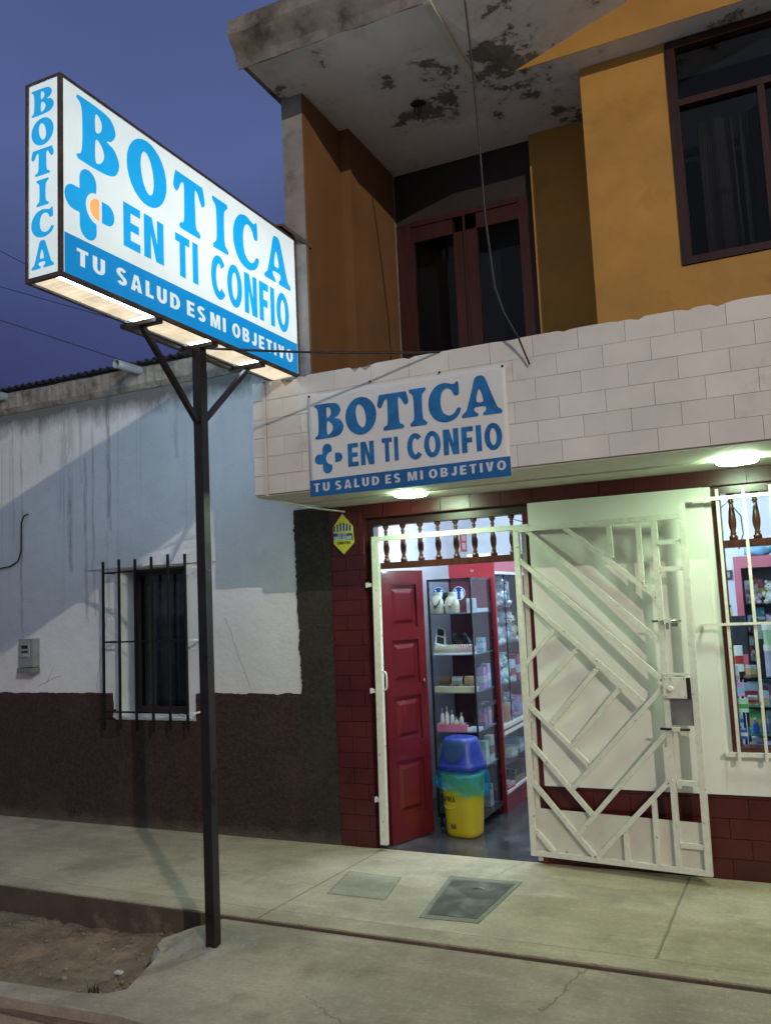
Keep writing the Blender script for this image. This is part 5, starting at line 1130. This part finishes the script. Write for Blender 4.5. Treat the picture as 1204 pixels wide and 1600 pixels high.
for x, z, lb in ((-2.236, 1.600, 'round blue distancing sticker with two pale figures, half hidden behind the necklace busts'), (-2.082, 1.597, 'round blue distancing sticker with two pale figures at the right of the jewellery cabinet')):
    y = .70
    o = thing('round_sticker', lb, 'sticker', (x, y, z))
    q = MB(); q.prism(ell(x, z, .047, .048), 'y', y-.002, y+.0005); q.build('disc', M_('sticker_navy', (.010, .035, .17)), o)
    q = MB(); n_ = 28; a_ = ell(x, z, .047, .048); b_ = ell(x, z, .043, .044)
    for i in range(n_): q.prism([a_[i], a_[(i+1) % n_], b_[(i+1) % n_], b_[i]], 'y', y-.0032, y-.0022)
    q.build('ring', PAL['white'], o)
    for k in (-1, 1):
        q = MB(); xx = x+k*.023; q.prism(rounded([(xx-.010, z-.035), (xx+.010, z-.035), (xx+.011, z+.0), (xx+.012, z+.012), (xx-.012, z+.012), (xx-.011, z)]), 'y', y-.0032, y-.0022); q.prism(ell(xx, z+.022, .007, .007, 0, 12), 'y', y-.0032, y-.0022); q.build('figure', PAL['white'], o)
gbox('necklace_tray', (-2.0, .92, 1.4585), (.05, .2, .025), 'white', 'low white tray at the right end of the top jewellery shelf')
o = thing('photo_card', 'white card with two dark pictures leaning on the second jewellery shelf', 'card', (-2.22, .66, 1.173))
q = MB(); q.hexa([(-2.262, .640, 1.245), (-2.182, .650, 1.225), (-2.182, .653, 1.225), (-2.262, .643, 1.245), (-2.290+.025, .70, 1.368), (-2.205, .71, 1.350), (-2.205, .713, 1.350), (-2.265, .703, 1.368)]); q.build('card', PAL['white'], o)
for a, b in ((.10, .46), (.54, .90)):
    def CP(u, t, e): 
        p = Vector((-2.262, .640, 1.245)).lerp(Vector((-2.265, .70, 1.368)), t); r2 = Vector((-2.182, .650, 1.225)).lerp(Vector((-2.205, .71, 1.350)), t); v = p.lerp(r2, u); return v+Vector((0, -e, -e*.3))
    q = MB(); q.hexa([CP(.15, a, .003), CP(.85, a, .003), CP(.85, a, .0005), CP(.15, a, .0005), CP(.15, b, .003), CP(.85, b, .003), CP(.85, b, .0005), CP(.15, b, .0005)]); q.build('picture', PAL['black'], o)
o = thing('lipstick_rack', 'long white rack holding a row of slim pale tubes on the second jewellery shelf', 'rack', (-2.11, .66, 1.173))
q = MB(); q.box(-2.262, -1.972, .615, .70, 1.1725, 1.182); q.box(-2.262, -1.972, .697, .70, 1.182, 1.225); q.build('rack', PAL['white'], o)
for i in range(24):
    q = MB(); q.lathe([(.0046, 0), (.0046, .04), (.0038, .042), (.0038, .058)], (-2.256+i*.0120, .625, 1.1825), 8); q.build('slim_tube', PAL['cream' if i < 13 else 'blush'], o)
for i, (x, y, s_, lb) in enumerate(((-2.11, .72, 1.0, 'long black folded sunglasses case standing at the back of the second jewellery shelf'), (-2.045, .73, .8, 'short black sunglasses case at the right of the second jewellery shelf'))):
    o = thing('glasses_case', lb, 'case', (x, y, 1.225)); q = MB(); q.tube([(x-.03*s_, y, 1.30+.02*s_), (x-.01, y-.01, 1.275), (x+.03*s_, y-.03, 1.24), (x+.05*s_, y-.04, 1.222)], [.010, .020, .020, .010], 10); q.build('case', PAL['black'], o)
    q = MB(); q.ball((x-.02*s_, y-.014, 1.296+.012*s_), .008, (1, .5, 1)); q.build('clasp', PAL['silver'], o)
for i in range(3):
    x = -2.225+i*.095; c1 = ('brown', 'silver', 'tan')[i]
    o = thing('bracelet_stand', ('brown', 'silver', 'tan')[i]+' rows of bracelets stacked on a roll, third jewellery shelf', 'bracelets', (x, .72, .915))
    q = MB()
    for k in range(9):
        xx = x-.036+k*.009; pts = [(xx, .72+.026*math.cos(a), .975+.036*math.sin(a)) for a in [2*math.pi*j/14 for j in range(15)]]; q.tube(pts, .004, 6, cap=False)
    q.build('bracelets', PAL[c1], o)
    q = MB(); q.tube([(x-.040, .72, .975), (x+.040, .72, .975)], .016, 10); q.box(x-.012, x+.012, .705, .735, .9125, .962); q.build('roll', PAL['black'], o)
o = thing('ring_tray', 'cream tray heaped with dark rings and clips on the third jewellery shelf', 'tray', (-2.11, .64, .9125))
q = MB(); q.hexa([(-2.262, .600, .9125), (-1.97, .600, .9125), (-1.97, .685, .9125), (-2.262, .685, .9125), (-2.262, .592, .950), (-1.966, .592, .950), (-1.966, .690, .950), (-2.262, .690, .950)]); q.build('tray', PAL['cream'], o)
for i in range(16):
    q = MB(); x = -2.25+.018*i; q.tube([(x, .63+.01*math.sin(i*2.3), .953), (x+.012, .625+.02*math.cos(i*1.7), .962), (x+.024, .64, .953)], .0036, 5); q.build('ring', PAL[('black', 'silver', 'brown', 'black')[i % 4]], o)
for i, (x, h, lb) in enumerate(((-2.238, .150, 'leftmost slim white bottle on the fourth jewellery shelf'), (-2.200, .165, 'second and tallest slim white bottle on the fourth jewellery shelf'), (-2.165, .140, 'third slim white bottle on the fourth jewellery shelf'), (-2.130, .095, 'short stubby white bottle on the fourth jewellery shelf'), (-2.098, .125, 'rightmost slim white bottle on the fourth jewellery shelf'))):
    bottle((x, .66-.012*(i % 2), .6465), h, .016, 'white', 'silver', lb)
o = thing('hair_band_basket', 'pink strip basket of hair clips on the fourth jewellery shelf', 'basket', (-2.15, .63, .6465))
q = MB(); q.box(-2.26, -2.04, .598, .640, .6465, .688); q.bevel(.008); q.build('basket', PAL['pink'], o)
for i in range(7):
    q = MB(); x = -2.25+i*.031; q.tube([(x, .60, .688), (x+.008, .612, .702), (x+.016, .622, .689)], .004, 6); q.build('clip', PAL['pink' if i % 2 else 'blush'], o)
gbox('cotton_pack', (-2.00, .66, .6465), (.08, .10, .022), 'white', 'flat white packet at the right of the fourth jewellery shelf', 'packet')
o = thing('earring_chain', 'black string of beads hanging at the back of the fourth jewellery shelf', 'necklace', (-2.05, .8, .66)); q = MB(); q.tube([(-2.06, .76, .78), (-2.045, .755, .74), (-2.030, .75, .69), (-2.028, .745, .66)], .0055, 6); q.build('beads', PAL['black'], o)
side_goods = [('pink', 'white', .9125, .15, .84), ('lilac', 'white', .9125, .17, .93), ('purple', 'pink', .6465, .14, .80), ('pink', 'blush', .6465, .17, .90), ('mint', 'white', .3945, .16, .80), ('cream', 'brown', .3945, .18, .92), ('tan', 'grey', .1, .15, .84), ('sky', 'white', 1.173, .10, .86), ('silver', 'white', 1.4585, .10, .70)]
for i, (c1, c2, z, h, y) in enumerate(side_goods):
    gbox('cosmetic_box', (-1.992, y, z), (.05, .07, h), c1, '%s and %s cosmetic carton at the side glass of the jewellery cabinet' % (c1, c2), band=c2)
for i, (x, c1, h) in enumerate(((-2.23, 'mint', .15), (-2.13, 'blush', .17), (-2.05, 'lilac', .13))): gbox('cosmetic_box', (x, .70, .3945), (.07, .06, h), c1, '%s packet on the bottom jewellery shelf behind the bin' % c1)
# --- notices and a wall fan seen over the transom
o = thing('red_notice', 'red notice with white panels fixed high on the shop side wall', 'notice', (-2.615, 2.2, 2.02))
q = MB(); q.box(-2.6195, -2.612, 2.28, 2.44, 1.99, 2.16); q.build('board', PAL['red'], o); q = MB(); q.box(-2.6125, -2.610, 2.31, 2.41, 2.09, 2.14); q.box(-2.6125, -2.610, 2.31, 2.41, 2.01, 2.07); q.build('panel', PAL['blush'], o)
o = thing('wall_fan', 'grey wire wall fan high in the shop behind the balusters', 'fan', (-2.0, 2.70, 2.0))
for r_ in (.15, .10, .05):
    q = MB(); q.tube([(-2.02+r_*math.cos(a), 2.58, 2.06+r_*math.sin(a)) for a in [2*math.pi*j/20 for j in range(21)]], .004, 5, cap=False); q.build('ring', PAL['silver'], o)
q = MB(); q.tube([(-2.02, 2.60, 2.06), (-2.02, 2.72, 2.06)], .035, 12); q.tube([(-2.0, 2.70, 2.06), (-1.9, 2.70, 2.2), (-1.86, 2.70, 2.34)], .005, 5); q.build('motor', PAL['silver'], o)
for k in range(3):
    a = k*2.094; q = MB(); q.hexa([(-2.02+.02*math.cos(a-.5), 2.585, 2.06+.02*math.sin(a-.5)), (-2.02+.13*math.cos(a-.3), 2.585, 2.06+.13*math.sin(a-.3)), (-2.02+.13*math.cos(a-.3), 2.59, 2.06+.13*math.sin(a-.3)), (-2.02+.02*math.cos(a-.5), 2.59, 2.06+.02*math.sin(a-.5)), (-2.02+.02*math.cos(a+.5), 2.595, 2.06+.02*math.sin(a+.5)), (-2.02+.13*math.cos(a+.3), 2.595, 2.06+.13*math.sin(a+.3)), (-2.02+.13*math.cos(a+.3), 2.60, 2.06+.13*math.sin(a+.3)), (-2.02+.02*math.cos(a+.5), 2.60, 2.06+.02*math.sin(a+.5))]); q.build('blade', PAL['grey'], o)
q = MB(); q.tube([(-2.25, 2.71, 2.29), (-2.05, 2.71, 2.22), (-1.85, 2.71, 2.19), (-1.6, 2.71, 2.20)], .004, 5); tag(q.build('wall_cable', 'cable', at=(-2, 2.71, 2.2)), 'thin dark cable drooping across the shop rear wall above the transom', 'cable')

# ================================================================== BIN
BI = thing('swing_bin', 'yellow plastic bin with blue swing lid and turned-over blue bag inside the doorway', 'bin', (-2.03, .43, .004))
def rr(a, ax, ay, p=3.2):   # rounded rectangle radius
    c, s = abs(math.cos(a)), abs(math.sin(a)); return 1/((c/ax)**p+(s/ay)**p)**(1/p)
RZ = -.18
def ringv(q, ax, ay, z, n=44, wob=0, seed=0, dx=0, dy=0, zw=0):
    out = []
    for i in range(n):
        a = 2*math.pi*i/n; r = rr(a, ax, ay)*(1+wob*NO.noise(Vector((math.cos(a)*2.2, math.sin(a)*2.2, z*14+seed))))
        x, y = r*math.cos(a)+dx, r*math.sin(a)+dy
        out.append(q.bm.verts.new((-2.03+x*math.cos(RZ)-y*math.sin(RZ), .44+x*math.sin(RZ)+y*math.cos(RZ), z+.004+zw*NO.noise(Vector((math.cos(a)*1.6, math.sin(a)*1.6, seed+4))))))
    return out
def skin(q, rings, capb=True, capt=True):
    for a, b in zip(rings, rings[1:]):
        n = len(a)
        for i in range(n): q.bm.faces.new((a[i], a[(i+1) % n], b[(i+1) % n], b[i])).smooth = True
    if capb: q.bm.faces.new(rings[0][::-1])
    if capt: q.bm.faces.new(rings[-1])
q = MB(); skin(q, [ringv(q, ax, ay, z) for ax, ay, z in ((.100, .088, 0), (.110, .098, .008), (.112, .100, .03), (.124, .112, .22), (.132, .118, .335), (.136, .122, .34), (.137, .123, .36))]); q.build('tub', mat('yellow_bin_plastic', (.46, .37, .012), .38, .06, 5, .04, 15, col2=(.34, .25, .02), blo=.66, bhi=.8), BI)
q = MB(); rings = []
for k in range(27):
    t_ = k/26; bl = (1-t_)**.55; rg = ringv(q, .140+.026*bl, .126+.024*bl, .268+.115*t_, 160, .05*(1-.5*t_), 3, zw=.034*(1-t_)**1.3)
    for i_, v in enumerate(rg):
        a = 2*math.pi*i_/160; d_ = Vector((v.co.x+2.03, v.co.y-.44, 0)).normalized()
        rd = 1-abs(NO.noise(Vector((math.cos(a)*3.4+t_*.9, math.sin(a)*3.4, t_*1.3+2))))*2.6+.5*(1-abs(NO.noise(Vector((math.cos(a)*8-t_*2, math.sin(a)*8, t_*2+5))))*2.4)
        v.co += d_*(.011*rd*(.35+.65*bl)+.003*NO.noise(v.co*60)); v.co.z -= (.026*d_.x+.004)*(1-t_)
    rings.append(rg)
skin(q, rings, False, False)
bm_ = bpy.data.materials.new('thin_blue_bag'); bm_.use_nodes = True; n_, l_ = bm_.node_tree.nodes, bm_.node_tree.links
pb_ = n_['Principled BSDF']; pb_.inputs['Base Color'].default_value = (.03, .34, .66, 1); pb_.inputs['Roughness'].default_value = .14
tb = n_.new('ShaderNodeBsdfTransparent'); tb.inputs[0].default_value = (.40, .90, .96, 1); mx = n_.new('ShaderNodeMixShader')
vv = coords(n_, l_); f_ = noise(n_, l_, vv, 16, 4); mx.inputs[0].default_value = .45
l_.new(ramp(n_, l_, f_, .3, .7, .10, .34), mx.inputs[0]); l_.new(tb.outputs[0], mx.inputs[1]); l_.new(pb_.outputs[0], mx.inputs[2]); l_.new(mx.outputs[0], n_['Material Output'].inputs[0])
bump(n_, l_, pb_, noise(n_, l_, coords(n_, l_, (1, 1, .55)), 24, 3), 1.0, .02)
q.build('bin_bag', bm_, BI)
q = MB(); skin(q, [ringv(q, ax, ay, z, dx=dx) for ax, ay, z, dx in ((.148, .134, .375, 0), (.150, .136, .380, 0), (.150, .136, .405, 0), (.146, .132, .412, 0), (.142, .128, .418, 0), (.128, .116, .470, 0), (.112, .100, .535, .0), (.102, .086, .556, .0), (.085, .066, .564, 0), (.04, .03, .567, 0))])
ld = q.build('lid', mat('blue_bin_plastic', (.006, .024, .21), .42, .08, 5, .03, 15), BI)
# the flap: a shield shaped panel let into the sloping front of the lid
def LP_(u, z, e):
    PF = [(.418, .142, .128), (.470, .128, .116), (.535, .112, .100), (.556, .102, .086), (.6, .08, .06)]
    for (za, xa_, ya_), (zb_, xb_, yb_) in zip(PF, PF[1:]):
        if z <= zb_: t_ = (z-za)/(zb_-za); ax = xa_+(xb_-xa_)*t_; ay = ya_+(yb_-ya_)*t_; break
    a = math.asin(max(-.93, min(.93, u/ax))); ca = (1-abs(u/ax)**3.2)**(1/3.2) if abs(u) < ax else 0
    y = -ay*ca-e; return (-2.03+u*math.cos(RZ)-y*math.sin(RZ), .44+u*math.sin(RZ)+y*math.cos(RZ), z+.004)
q = MB(); N_ = 15; rowsv = []
for j in range(9):
    t_ = j/8; z = .428+.122*t_; hw = .088*math.sqrt(max(0, 1-((1-t_)**2.0)))*.98+.004
    rowsv.append([q.bm.verts.new(LP_(-.004+hw*(2*i/(N_-1)-1), z, .0045)) for i in range(N_)])
for a, b in zip(rowsv, rowsv[1:]):
    for i in range(N_-1): q.bm.faces.new((a[i], a[i+1], b[i+1], b[i])).smooth = True
q.build('flap', mat('blue_flap_plastic', (.010, .042, .135), .42, .08, 5, .03, 15), ld)
def TP(u, z, e):
    t_ = z/.335; ax = .112+(.132-.112)*t_; ay = .100+(.118-.100)*t_
    ca = (1-abs(u/ax)**3.2)**(1/3.2); y = -ay*ca-e; return Vector((-2.03+u*math.cos(RZ)-y*math.sin(RZ), .44+u*math.sin(RZ)+y*math.cos(RZ), z+.004))
q = MB(); vs, fs = sans('AFRIA', .098, .030, space=1.0); vv_ = [q.bm.verts.new(TP(-.100+v[0], .202+v[1], .0012)) for v in vs]
for f_ in fs:
    try: q.bm.faces.new([vv_[i] for i in f_])
    except ValueError: pass
q.build('lettering', PAL['black'], BI)
q = MB(); q.tube([TP(-.10+.012*k, .176-.014*math.sin(math.pi*k/8)**1, .0015) for k in range(9)], .0022, 5); q.build('moulded_line', mat('pale_yellow', (.62, .55, .2), .4, .05, 5, 0), BI)
q = MB()
for k in range(5):
    a = R(40+k*25); p0 = Vector((-.028, .045)); p1 = p0+Vector((math.cos(a), math.sin(a)))*(.034+.008*(k % 2)); md = p0.lerp(p1, .55); nn = Vector((-math.sin(a), math.cos(a)))*.007
    pl = [p0, md+nn, p1, md-nn]; q.face([TP(p.x, p.y, .0008) for p in pl])
q.build('leaf_print', PAL['brown'], BI)

for ch in [BI.children[0]]+list(BI.children[1:]):   # the bin is a little taller than it is drawn above
    for o2 in [ch]+list(ch.children):
        for v in o2.data.vertices: v.co.z *= 1.13

# ================================================================== BEHIND THE SHOP WINDOW
PC = thing('display_cabinet', 'rose pink cabinet with a dark glazed front behind the barred shop window', 'cabinet', (.6, 2.3, 0))
q = MB(); px0, px1, py0, py1 = -.325, 1.75, 2.20, 2.55
q.box(px0, px0+.05, py0, py1, .006, 1.79); q.box(px1-.05, px1, py0, py1, .006, 1.79); q.box(px0+.05, px1-.05, py0, py1, 1.70, 1.79); q.box(.255, .31, py0, py1, .006, 1.6995); q.box(px0+.05, px1-.05, py1-.02, py1, .006, 1.6995); q.box(px0+.05, .255, py0, py1-.02, .006, .6); q.build('carcass', 'pink_cab', PC)
q = MB(); q.box(px0+.051, px1-.051, py1-.026, py1-.021, .6, 1.699); q.build('back_panel', mat('dark_slate_board', (.13, .125, .15), .5, .2, 5, .03, 30), PC)
for zz in (.95, 1.18, 1.40):
    q = MB(); q.box(px0+.0505, .2545, py0+.02, py1-.03, zz, zz+.01); q.build('shelf', 'pane', PC)
q = MB(); q.box(px0+.0505, .2545, py0+.005, py0+.008, .601, 1.699); q.build('glass_front', 'pane', PC)
lace = [('blush', .13, -.20, 1.41), ('cream', .15, -.07, 1.41), ('silver', .14, .06, 1.41), ('red', .14, .18, 1.41), ('brown', .09, -.21, 1.19), ('blush', .11, -.09, 1.19), ('white', .08, .05, 1.19), ('cream', .12, .17, 1.19), ('cream', .14, -.19, .96), ('blush', .15, -.03, .96), ('silver', .12, .12, .96), ('tan', .13, .21, .96)]
for i, (c1, s_, x, z) in enumerate(lace): plush((x, 2.34, z), s_*1.25, c1, 'white' if c1 != 'white' else 'pink', '%s soft toy on the %s shelf of the rose pink cabinet, %s' % (c1, {1.41: 'top', 1.19: 'middle', .96: 'bottom'}[z], ('far left', 'left of centre', 'right of centre', 'far right')[i % 4]), (0, -1))
kk = 0
for z, nm in ((1.411, 'top'), (1.191, 'middle'), (.961, 'bottom'), (.61, 'lowest')):
    x = px0+.06; i = 0
    while x < .22:
        w_ = rnd(.045, .075); c1 = cols_[(kk*5+i*4) % 15]; c2 = cols_[(kk*7+i*3+5) % 15]
        gbox('gift_box', (x+w_/2, 2.44, z), (w_, .06, rnd(.13, .2)), c1, '%s box, %s band, back row of the rose cabinet %s shelf, %s from left' % (c1, c2, nm, ('first', 'second', 'third', 'fourth', 'fifth', 'sixth', 'seventh', 'eighth', 'ninth', 'tenth', 'eleventh')[i]), band=c2 if c2 != c1 else 'grey')
        x += w_+.004; i += 1
    kk += 1
for i, (x, c1, h) in enumerate(((-.15, 'sky', .10), (.05, 'teal', .13), (.25, 'sky', .12))):
    o = thing('plastic_bag', ('pale blue bag at the left on top of the rose pink cabinet', 'teal plastic bag in the middle on top of the rose pink cabinet', 'pale blue bag at the right on top of the rose pink cabinet')[i], 'bag', (x, 2.35, 1.791))
    q = MB(); q.ball((x, 2.35, 1.79+h*.45), .11, (1.0, .9, h/.22)); 
    for v in q.bm.verts: v.co += Vector((NO.noise(v.co*22), NO.noise(v.co*22+Vector((5, 0, 0))), NO.noise(v.co*22+Vector((0, 7, 0)))))*.022
    for v in q.bm.verts: v.co.z = max(v.co.z, 1.791)
    q.build('bag', PAL[c1], o)
# framed pictures and dotted wall
for i, (x, z, w_, h_, lb) in enumerate(((-.455, 1.66, .06, .12, 'tall dark framed picture on the shop rear wall, nearest the window frame'), (-.39, 1.66, .045, .075, 'small dark framed picture on the shop rear wall, left of the rose pink cabinet'))):
    o = thing('wall_picture', lb, 'picture', (x, 2.71, z)); q = MB(); q.box(x-w_/2, x+w_/2, 2.70, 2.719, z-h_/2, z+h_/2); q.build('frame', PAL['black'], o); q = MB(); q.box(x-w_/2+.01, x+w_/2-.01, 2.697, 2.699, z-h_/2+.012, z+h_/2-.012); q.build('print', PAL['grey' if i else 'purple'], o)
# glass counter
CO = thing('glass_counter', 'glass shop counter full of small goods just inside the barred window', 'counter', (.4, .6, 0))
kx0, kx1, ky0, ky1, kz = -.262, 1.9, .36, .80, 1.03
q = MB(); q.box(kx0, kx1, ky0, ky0+.012, .05, .08); q.box(kx0, kx1, ky1-.012, ky1, .05, kz-.01)
for x in (kx0, kx1-.014): q.box(x, x+.014, ky0, ky0+.014, .081, kz-.0105)
q.build('frame', 'black_metal', CO)
q = MB(); q.box(kx0, kx1, ky0-.004, ky1, kz-.010, kz); q.build('glass_top', glass('counter_glass', (.75, .88, .88), .14), CO)
q = MB(); q.box(kx0+.015, kx1-.015, ky0+.002, ky0+.006, .081, kz-.0105); q.build('front_glass', 'pane', CO)
for zz in (.20, .52, .70, .86):
    q = MB(); q.box(kx0+.0145, kx1-.0145, ky0+.012, ky1-.013, zz, zz+.007); q.build('shelf', mat('green_glass_shelf', (.10, .20, .17), .15, .1, 5, 0), CO)
def on(z): return z+.0075
for i in range(6):
    x = -.205+i*.062; gbox('carton', (x, .43, on(.86)), (.055, .08, .05+.03*(i % 3 == 1)), ('tan', 'tan', 'white', 'orange', 'tan', 'white')[i], ('first tan', 'second tan', 'first white', 'orange', 'last tan', 'last white')[i]+' carton in the row on the upper counter shelf', band=('red', None, 'pink', None, 'white', 'blue')[i])
for i, (x, c1, c2) in enumerate(((-.21, 'blush', 'red'), (-.12, 'purple', 'pink'), (-.03, 'white', 'lilac'), (.06, 'pink', 'white'), (.15, 'lilac', 'blue'))): gbox('packet', (x, .56, on(.86)), (.08, .06, .11), c1, '%s packet with %s band standing at the back of the upper counter shelf' % (c1, c2), band=c2)
bl0 = None
for i in range(10):
    x = -.20+i*.047
    if bl0 is None: bl0 = bottle((x, .40, on(.70)), .090, .018, 'blue', 'white', 'small blue bottle with white cap in the row on the middle counter shelf', 'blue bottles in the counter')
    else: dup(bl0, (x, .40, on(.70)))
for i in range(5):
    x = -.19+i*.09; gbox('packet', (x, .50, on(.70)), (.085, .07, .12), ('green', 'sky', 'white', 'teal', 'lilac')[i], '%s packet behind the blue bottles on the middle counter shelf' % ('green', 'pale blue', 'white', 'teal', 'lilac')[i], band=('yellow', 'white', 'blue', 'white', 'purple')[i])
for i in range(6):
    x = -.20+i*.085; gbox('bag_pack', (x, .43, on(.52)), (.082, .09, .12+.02*(i % 2)), ('grey', 'lilac', 'sky', 'silver', 'blue', 'lilac')[i], ('grey', 'first lilac', 'pale blue', 'silver', 'blue', 'second lilac')[i]+' pack on the lower counter shelf', 'pack', band=('white', 'blue', 'white', 'sky', 'white', 'grey')[i])
kk = 0
for z, nm, y_ in ((.86, 'upper', .66), (.70, 'middle', .62), (.52, 'lower', .60), (.20, 'bottom', .46)):
    x = -.235; i = 0
    while x < .30:
        w_ = rnd(.040, .070); h_ = rnd(.08, .135) if z < .86 else rnd(.09, .15); c1 = cols_[(kk*4+i*7+2) % 15]; c2 = cols_[(kk*3+i*5+9) % 15]
        gbox('medicine_box', (x+w_/2, y_, on(z)), (w_, .06, h_), c1, '%s box, %s band, back of the %s counter shelf, %s from window frame' % (c1, c2, nm, ('first', 'second', 'third', 'fourth', 'fifth', 'sixth', 'seventh', 'eighth', 'ninth', 'tenth', 'eleventh', 'twelfth', 'thirteenth')[i]), band=c2 if c2 != c1 else 'grey')
        x += w_+.005; i += 1
    kk += 1
# colourful hanging strips by the window frame
for i, (z, c1, c2, h) in enumerate(((1.02, 'blush', 'white', .10), (.93, 'pink', 'sky', .09), (.84, 'mint', 'green', .09), (.76, 'sky', 'blue', .08), (.69, 'blue', 'white', .07))):
    gbox('sachet_strip', (-.262+.012*((i*7) % 3-1), .30+.02*(i % 2), z), (.026+.012*(i % 3), .012, h*.85), c1, '%s and %s sachet strip hanging beside the window frame' % (c1, c2), 'sachets', band=c2)
# things standing on the counter
o = thing('monitor', 'dark grey computer monitor standing on the counter behind the window bars', 'monitor', (-.30, .70, 1.03))
q = MB(); q.hexa([(-.345, .62, 1.14), (-.215, .70, 1.14), (-.235, .735, 1.14), (-.365, .655, 1.14), (-.345, .62, 1.375), (-.215, .70, 1.375), (-.235, .735, 1.375), (-.365, .655, 1.375)]); q.bevel(.006); q.build('screen', PAL['grey'] if False else mat('monitor_grey', (.035, .04, .05), .4, .15, 6, .02, 20), o)
q = MB(); q.tube([(-.29, .70, 1.031), (-.29, .70, 1.15)], .018, 8); q.box(-.35, -.23, .64, .76, 1.0305, 1.042); q.build('stand', PAL['black'], o)
gbox('medicine_box', (-.262, .48, 1.055), (.045, .05, .150), 'white', 'white carton with red band standing in front of the monitor', band='red')
gbox('medicine_box', (-.305, .50, 1.0305), (.035, .05, .165), 'white', 'white carton with green band standing in front of the monitor', band='green')
gbox('medicine_box', (-.19, .58, 1.0305), (.09, .07, .05), 'tan', 'low tan carton lying beside the monitor')
o = thing('card_reader', 'tall black card terminal standing on the counter between the window bars', 'terminal', (-.135, .55, 1.03))
q = MB(); q.box(-.172, -.098, .52, .60, 1.0305, 1.352); q.bevel(.012, 2); q.build('body', PAL['black'], o); q = MB(); q.box(-.160, -.110, .515, .521, 1.24, 1.32); q.build('display', PAL['grey'], o)
gbox('storage_tub', (-.040, .50, 1.0305), (.16, .16, .145), 'lilac', 'lilac plastic tub under the green one on the counter', 'tub')
gbox('storage_tub', (-.040, .50, 1.1760), (.165, .165, .032), 'white', 'white lid between the lilac and green tubs', 'tub lid')
gbox('storage_tub', (-.040, .50, 1.2085), (.155, .155, .085), 'mint', 'pale green plastic tub stacked on the counter', 'tub')
gbox('storage_tub', (-.040, .50, 1.2940), (.165, .165, .036), 'white', 'white lid topping the stacked green tub', 'tub lid')
gbox('yellow_folder', (-.325, .78, 1.37), (.07, .05, .055), 'yellow', 'yellow box standing on top of the monitor shelf beside the frame')
q = MB(); q.box(-.40, -.262, .74, .86, 1.0, 1.369); tag(q.build('till_cabinet', PAL['black'], at=(-.33, .8, 1.0)), 'dark cabinet carrying the yellow box behind the window frame', 'cabinet')
for i, (z, c1) in enumerate(((1.43, 'red'), (1.50, 'blush'), (1.57, 'brown'))): gbox('shelf_pack', (-.40, 1.6, z), (.07, .08, .062), c1, '%s pack on the stack by the dotted wall, seen past the window frame' % c1, 'pack')
q = MB(); q.box(-.46, -.34, 1.54, 1.68, .006, 1.428); tag(q.build('side_shelf', 'red_cab', at=(-.4, 1.6, 0)), 'narrow red stand under the stack of packs by the dotted wall', 'stand')
